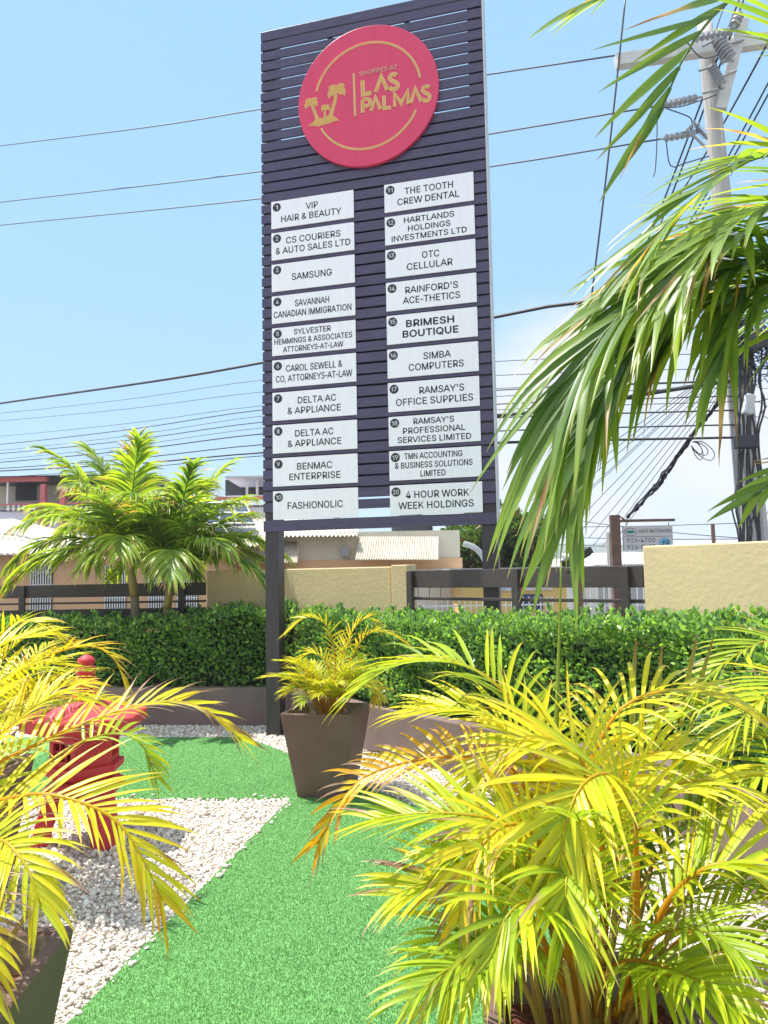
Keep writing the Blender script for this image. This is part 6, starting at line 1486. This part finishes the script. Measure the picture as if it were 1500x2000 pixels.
insulator(rl(1345, 77, 9.4), rl(1440, 58, 9.5), 7, .055)
insulator(rl(1284, 207, 9.5), rl(1372, 189, 9.7), 7, .052)
insulator(rl(1288, 272, 9.5), rl(1368, 258, 9.7), 6, .048)
insulator(rl(1398, 75, 9.5), rl(1432, 120, 9.45), 6, .085)
insulator(rl(1388, 125, 9.55), rl(1413, 172, 9.5), 8, .062)
insulator(rl(1355, 240, 9.65), rl(1382, 272, 9.68), 7, .055)
insulator(rl(1432, 55, 9.4), rl(1446, 22, 9.4), 3, .07)
for pts in [[(1373, 90), (1400, 76)], [(1365, 138), (1390, 130)], [(1338, 258), (1358, 238)], [(1352, 262), (1378, 288)], [(1390, 78), (1412, 125)], [(1408, 150), (1438, 138)], [(1425, 85), (1452, 78)], [(1372, 182), (1412, 172)]]:
    q = MB(); q.tube([rl(x, y, 9.55) for x, y in pts], .018, 6); q.build('bracket', M['greybox'], up_)
for pts in [[(1340, 80), (1360, 105), (1378, 114), (1410, 105)], [(1285, 211), (1330, 208), (1372, 195), (1400, 185)], [(1302, 212), (1345, 228), (1352, 240)], [(1301, 277), (1310, 325), (1340, 318), (1385, 305)], [(1420, 5), (1410, 25), (1398, 60)], [(1283, 212), (1283, 270), (1280, 330), (1276, 345)]]:
    q = MB(); P, _ = smooth_path([rl(x, y, 9.5) for x, y in pts], 14); q.tube(P, .008, 5); q.build('jumper_wire', M['wire'], up_)
# cable tangle on the pole
tg = empty('cable_tangle', at(1450, 650, 9.5)); tag(tg, 'messy tangle of black and grey cables wrapped on the utility pole', 'cables')
rt = random.Random(3)
q = MB(); c0 = at(1460, 670, 9.6) - tg.location
for k in range(70):
    P = []; c = c0 + Vector((rt.gauss(0, .18), rt.uniform(-.15, .05), rt.gauss(0, .28))); r_ = rt.uniform(.08, .38); a = rt.uniform(0, 6.28)
    for t in range(10):
        a += rt.uniform(.3, .9); P.append(c + Vector((math.cos(a) * r_ * rt.uniform(.5, 1.1), rt.uniform(-.1, .1), math.sin(a) * r_ * rt.uniform(.4, 1))))
    P, _ = smooth_path(P, 36); q.m = k % 2; q.tube(P, rt.uniform(.004, .010), 4)
q.build('loops', [M['wire'], M['wire_grey']], tg, smooth=True)
q = MB()
for k in range(10):
    x = 1440 + k * 5.2; P, _ = smooth_path([at(x + rt.uniform(-6, 6), 640 + 20 * j + j * 30, 9.55) + Vector((rt.uniform(-.04, .04), 0, 0)) - tg.location for j in range(10)], 26); q.tube(P, rt.uniform(.010, .02), 5)
q.build('vertical_run', M['wire'], tg, smooth=True)
q = MB(); Mx = Matrix.Translation(at(1462, 790, 9.4) - tg.location) @ Matrix.Rotation(rad(14), 4, 'Y'); q.box(-.06, .06, -.05, .05, -.13, .13, Mx); q.build('splice_box', M['trim'], tg, bevel=.02)
q = MB(); Mx = Matrix.Translation(at(1458, 860, 9.4) - tg.location); q.box(-.14, .12, -.06, .06, -.10, .06, Mx); q.build('terminal_box', M['black_plastic'], tg, bevel=.01)
q = MB(); Mx = Matrix.Translation(at(1488, 665, 9.3) - tg.location) @ Matrix.Rotation(rad(-20), 4, 'Y'); q.box(-.2, .3, -.08, .08, -.09, .09, Mx); q.build('closure', M['black_plastic'], tg, bevel=.02)

# ================================================================== OVERHEAD WIRES
WG = 'overhead wires'


def wire(pts, r, label, sag=0.0, m_='wire'):
    P = [at(*p) for p in pts]
    n = 24
    if len(P) == 2:
        L_ = [P[0].lerp(P[1], k / (n - 1)) - Vector((0, 0, sag * 4 * (k / (n - 1)) * (1 - k / (n - 1)))) for k in range(n)]
    else: L_, _ = smooth_path(P, n)
    q = MB(); q.tube([p - L_[0] for p in L_], r, 5)
    o = q.build('overhead_wire', M[m_], smooth=True); o.location = L_[0]; tag(o, label, 'wire', WG)


wire([(-150, 306, 19), (0, 285, 18), (300, 247, 14.5), (510, 213, 13.2), (950, 146, 11), (1205, 108, 9.8)], .012, 'highest wire left of the sign, ending at the crossarm tip', m_='wire_grey')
wire([(-150, 412, 19), (0, 395, 18), (510, 335, 13.2), (955, 262, 11), (1284, 207, 9.5)], .012, 'second highest wire left of the sign, ending at the middle insulator', m_='wire_grey')
wire([(-150, 457, 19), (0, 440, 18), (510, 388, 13.2), (955, 326, 11), (1288, 272, 9.5)], .012, 'third wire down left of the sign, ending at the lowest insulator', m_='wire_grey')
wire([(-150, 812, 19), (0, 788, 18), (300, 745, 14.5), (515, 708, 13.2), (965, 620, 11), (1100, 595, 10.5), (1440, 560, 9.8)], .026, 'thickest single cable crossing the sky left of the sign at mid height')
LOW = [(807, 742, .008), (822, 765, .008), (852, 792, .008), (868, 800, .012), (880, 812, .008), (886, 824, .012), (897, 835, .008), (903, 847, .015), (915, 868, .014), (920, 884, .02), (932, 890, .010)]
ords = 'first second third fourth fifth sixth seventh eighth ninth tenth eleventh'.split()
for k, (y0, y1, r_) in enumerate(LOW):
    ye = y1 - (1450 - 515) * (y0 - y1) / 515 * .45
    wire([(-150, y0 + 8, 19.5), (0, y0, 18.5), (260, (y0 + y1) / 2 + 4, 15.5), (515, y1, 13.4), (960, y1 - (y0 - y1) * .55, 11.3), (1440, ye, 9.9)], r_ * .78, '%s from the top of the low bundle of wires above the left palms' % ords[k], m_='wire_grey' if r_ < .01 else 'wire')
wire([(970, 812, 11.2), (1100, 798, 10.8), (1260, 770, 10.2), (1450, 740, 9.8)], .03, 'thick black cable from the sign edge to the pole, behind the palm frond')
for k, (a_, b_, r_, lb_) in enumerate([((1443, 0, 9.3), (1195, 640, 14), .014, 'left one of two steep cables crossing in front of the pole top'), ((1452, 0, 9.3), (1208, 640, 14), .014, 'right one of two steep cables crossing in front of the pole top'),
                                       ((1512, 60, 9), (1300, 420, 13), .014, 'steep cable right of the pole, leftmost of three'), ((1512, 140, 9), (1290, 520, 13.5), .012, 'steep cable right of the pole, middle of three'), ((1516, 155, 9), (1298, 520, 13.5), .012, 'steep cable right of the pole, rightmost of three'),
                                       ((1222, -10, 9.6), (1150, 620, 9.9), .013, 'nearly vertical cable hanging left of the pole from the frame top')]):
    wire([a_, b_], r_, lb_, sag=.1)
# cable bundle sloping down to the hanging sign, with its fan of thin drops
q = MB()
for k in range(7):
    P, _ = smooth_path([at(1450, 700, 9.8), at(1400, 790, 10.2), at(1352, 850 + rt.uniform(-3, 3), 10.6), at(1290, 940 + rt.uniform(-4, 4), 11.2), at(1225, 1008 + rt.uniform(-4, 4), 11.8)], 26)
    q.tube([p - P[0] + Vector((rt.gauss(0, .018), 0, rt.gauss(0, .018))) for p in P], .012, 5)
for k in range(4):
    c = at(1350, 870, 10.6) - P[0]; w_, h_ = rt.uniform(.10, .24), rt.uniform(.10, .22)
    L_, _ = smooth_path([c, c + Vector((w_ * .6, .03, -h_ * .7)), c + Vector((w_ * 1.3, .05, -h_)), c + Vector((w_ * 1.5, .02, -h_ * .5)), c + Vector((w_ * .7, -.03, h_ * .2)), c + Vector((.02, 0, .05))], 18)
    q.tube(L_, .006, 4)
o = q.build('cable_bundle', M['wire'], smooth=True); o.location = P[0]; tag(o, 'thick twisted cable bundle sloping down from the pole to the hanging sign', 'cables')
for k in range(11):
    wire([(1430 - k * 8, 735 + k * 2, 10.0), (1195 - k * 17 + rt.uniform(-8, 8), 1080 - k * 9 + rt.uniform(-9, 9), 14)], .0055, 'thin drop wire fanning down from the pole behind the cable bundle', m_='wire_grey')
for k, (y0, y1) in enumerate([(1005, 1060), (1030, 1018), (1048, 1052), (1062, 1070)]):
    wire([(1050, y0, 22), (1270, (y0 + y1) / 2 + 3, 20), (1560, y1, 18)], .012, '%s from the top of the far wires above the right boundary wall' % ords[k], m_='wire_grey')

# ================================================================== AIR
hz = MB(); hz.box(-1100, 1300, -90, 1700, -1.05, 75.0)
hzm = bpy.data.materials.new('haze'); hzm.use_nodes = True
nt = hzm.node_tree; nt.nodes.clear()
o_ = nt.nodes.new('ShaderNodeOutputMaterial'); pv = nt.nodes.new('ShaderNodeVolumePrincipled')
pv.inputs['Color'].default_value = (0.90, 0.94, 1.0, 1); pv.inputs['Density'].default_value = 0.0008
nt.links.new(pv.outputs['Volume'], o_.inputs['Volume'])
tag(hz.build('haze', hzm), kind='stuff')
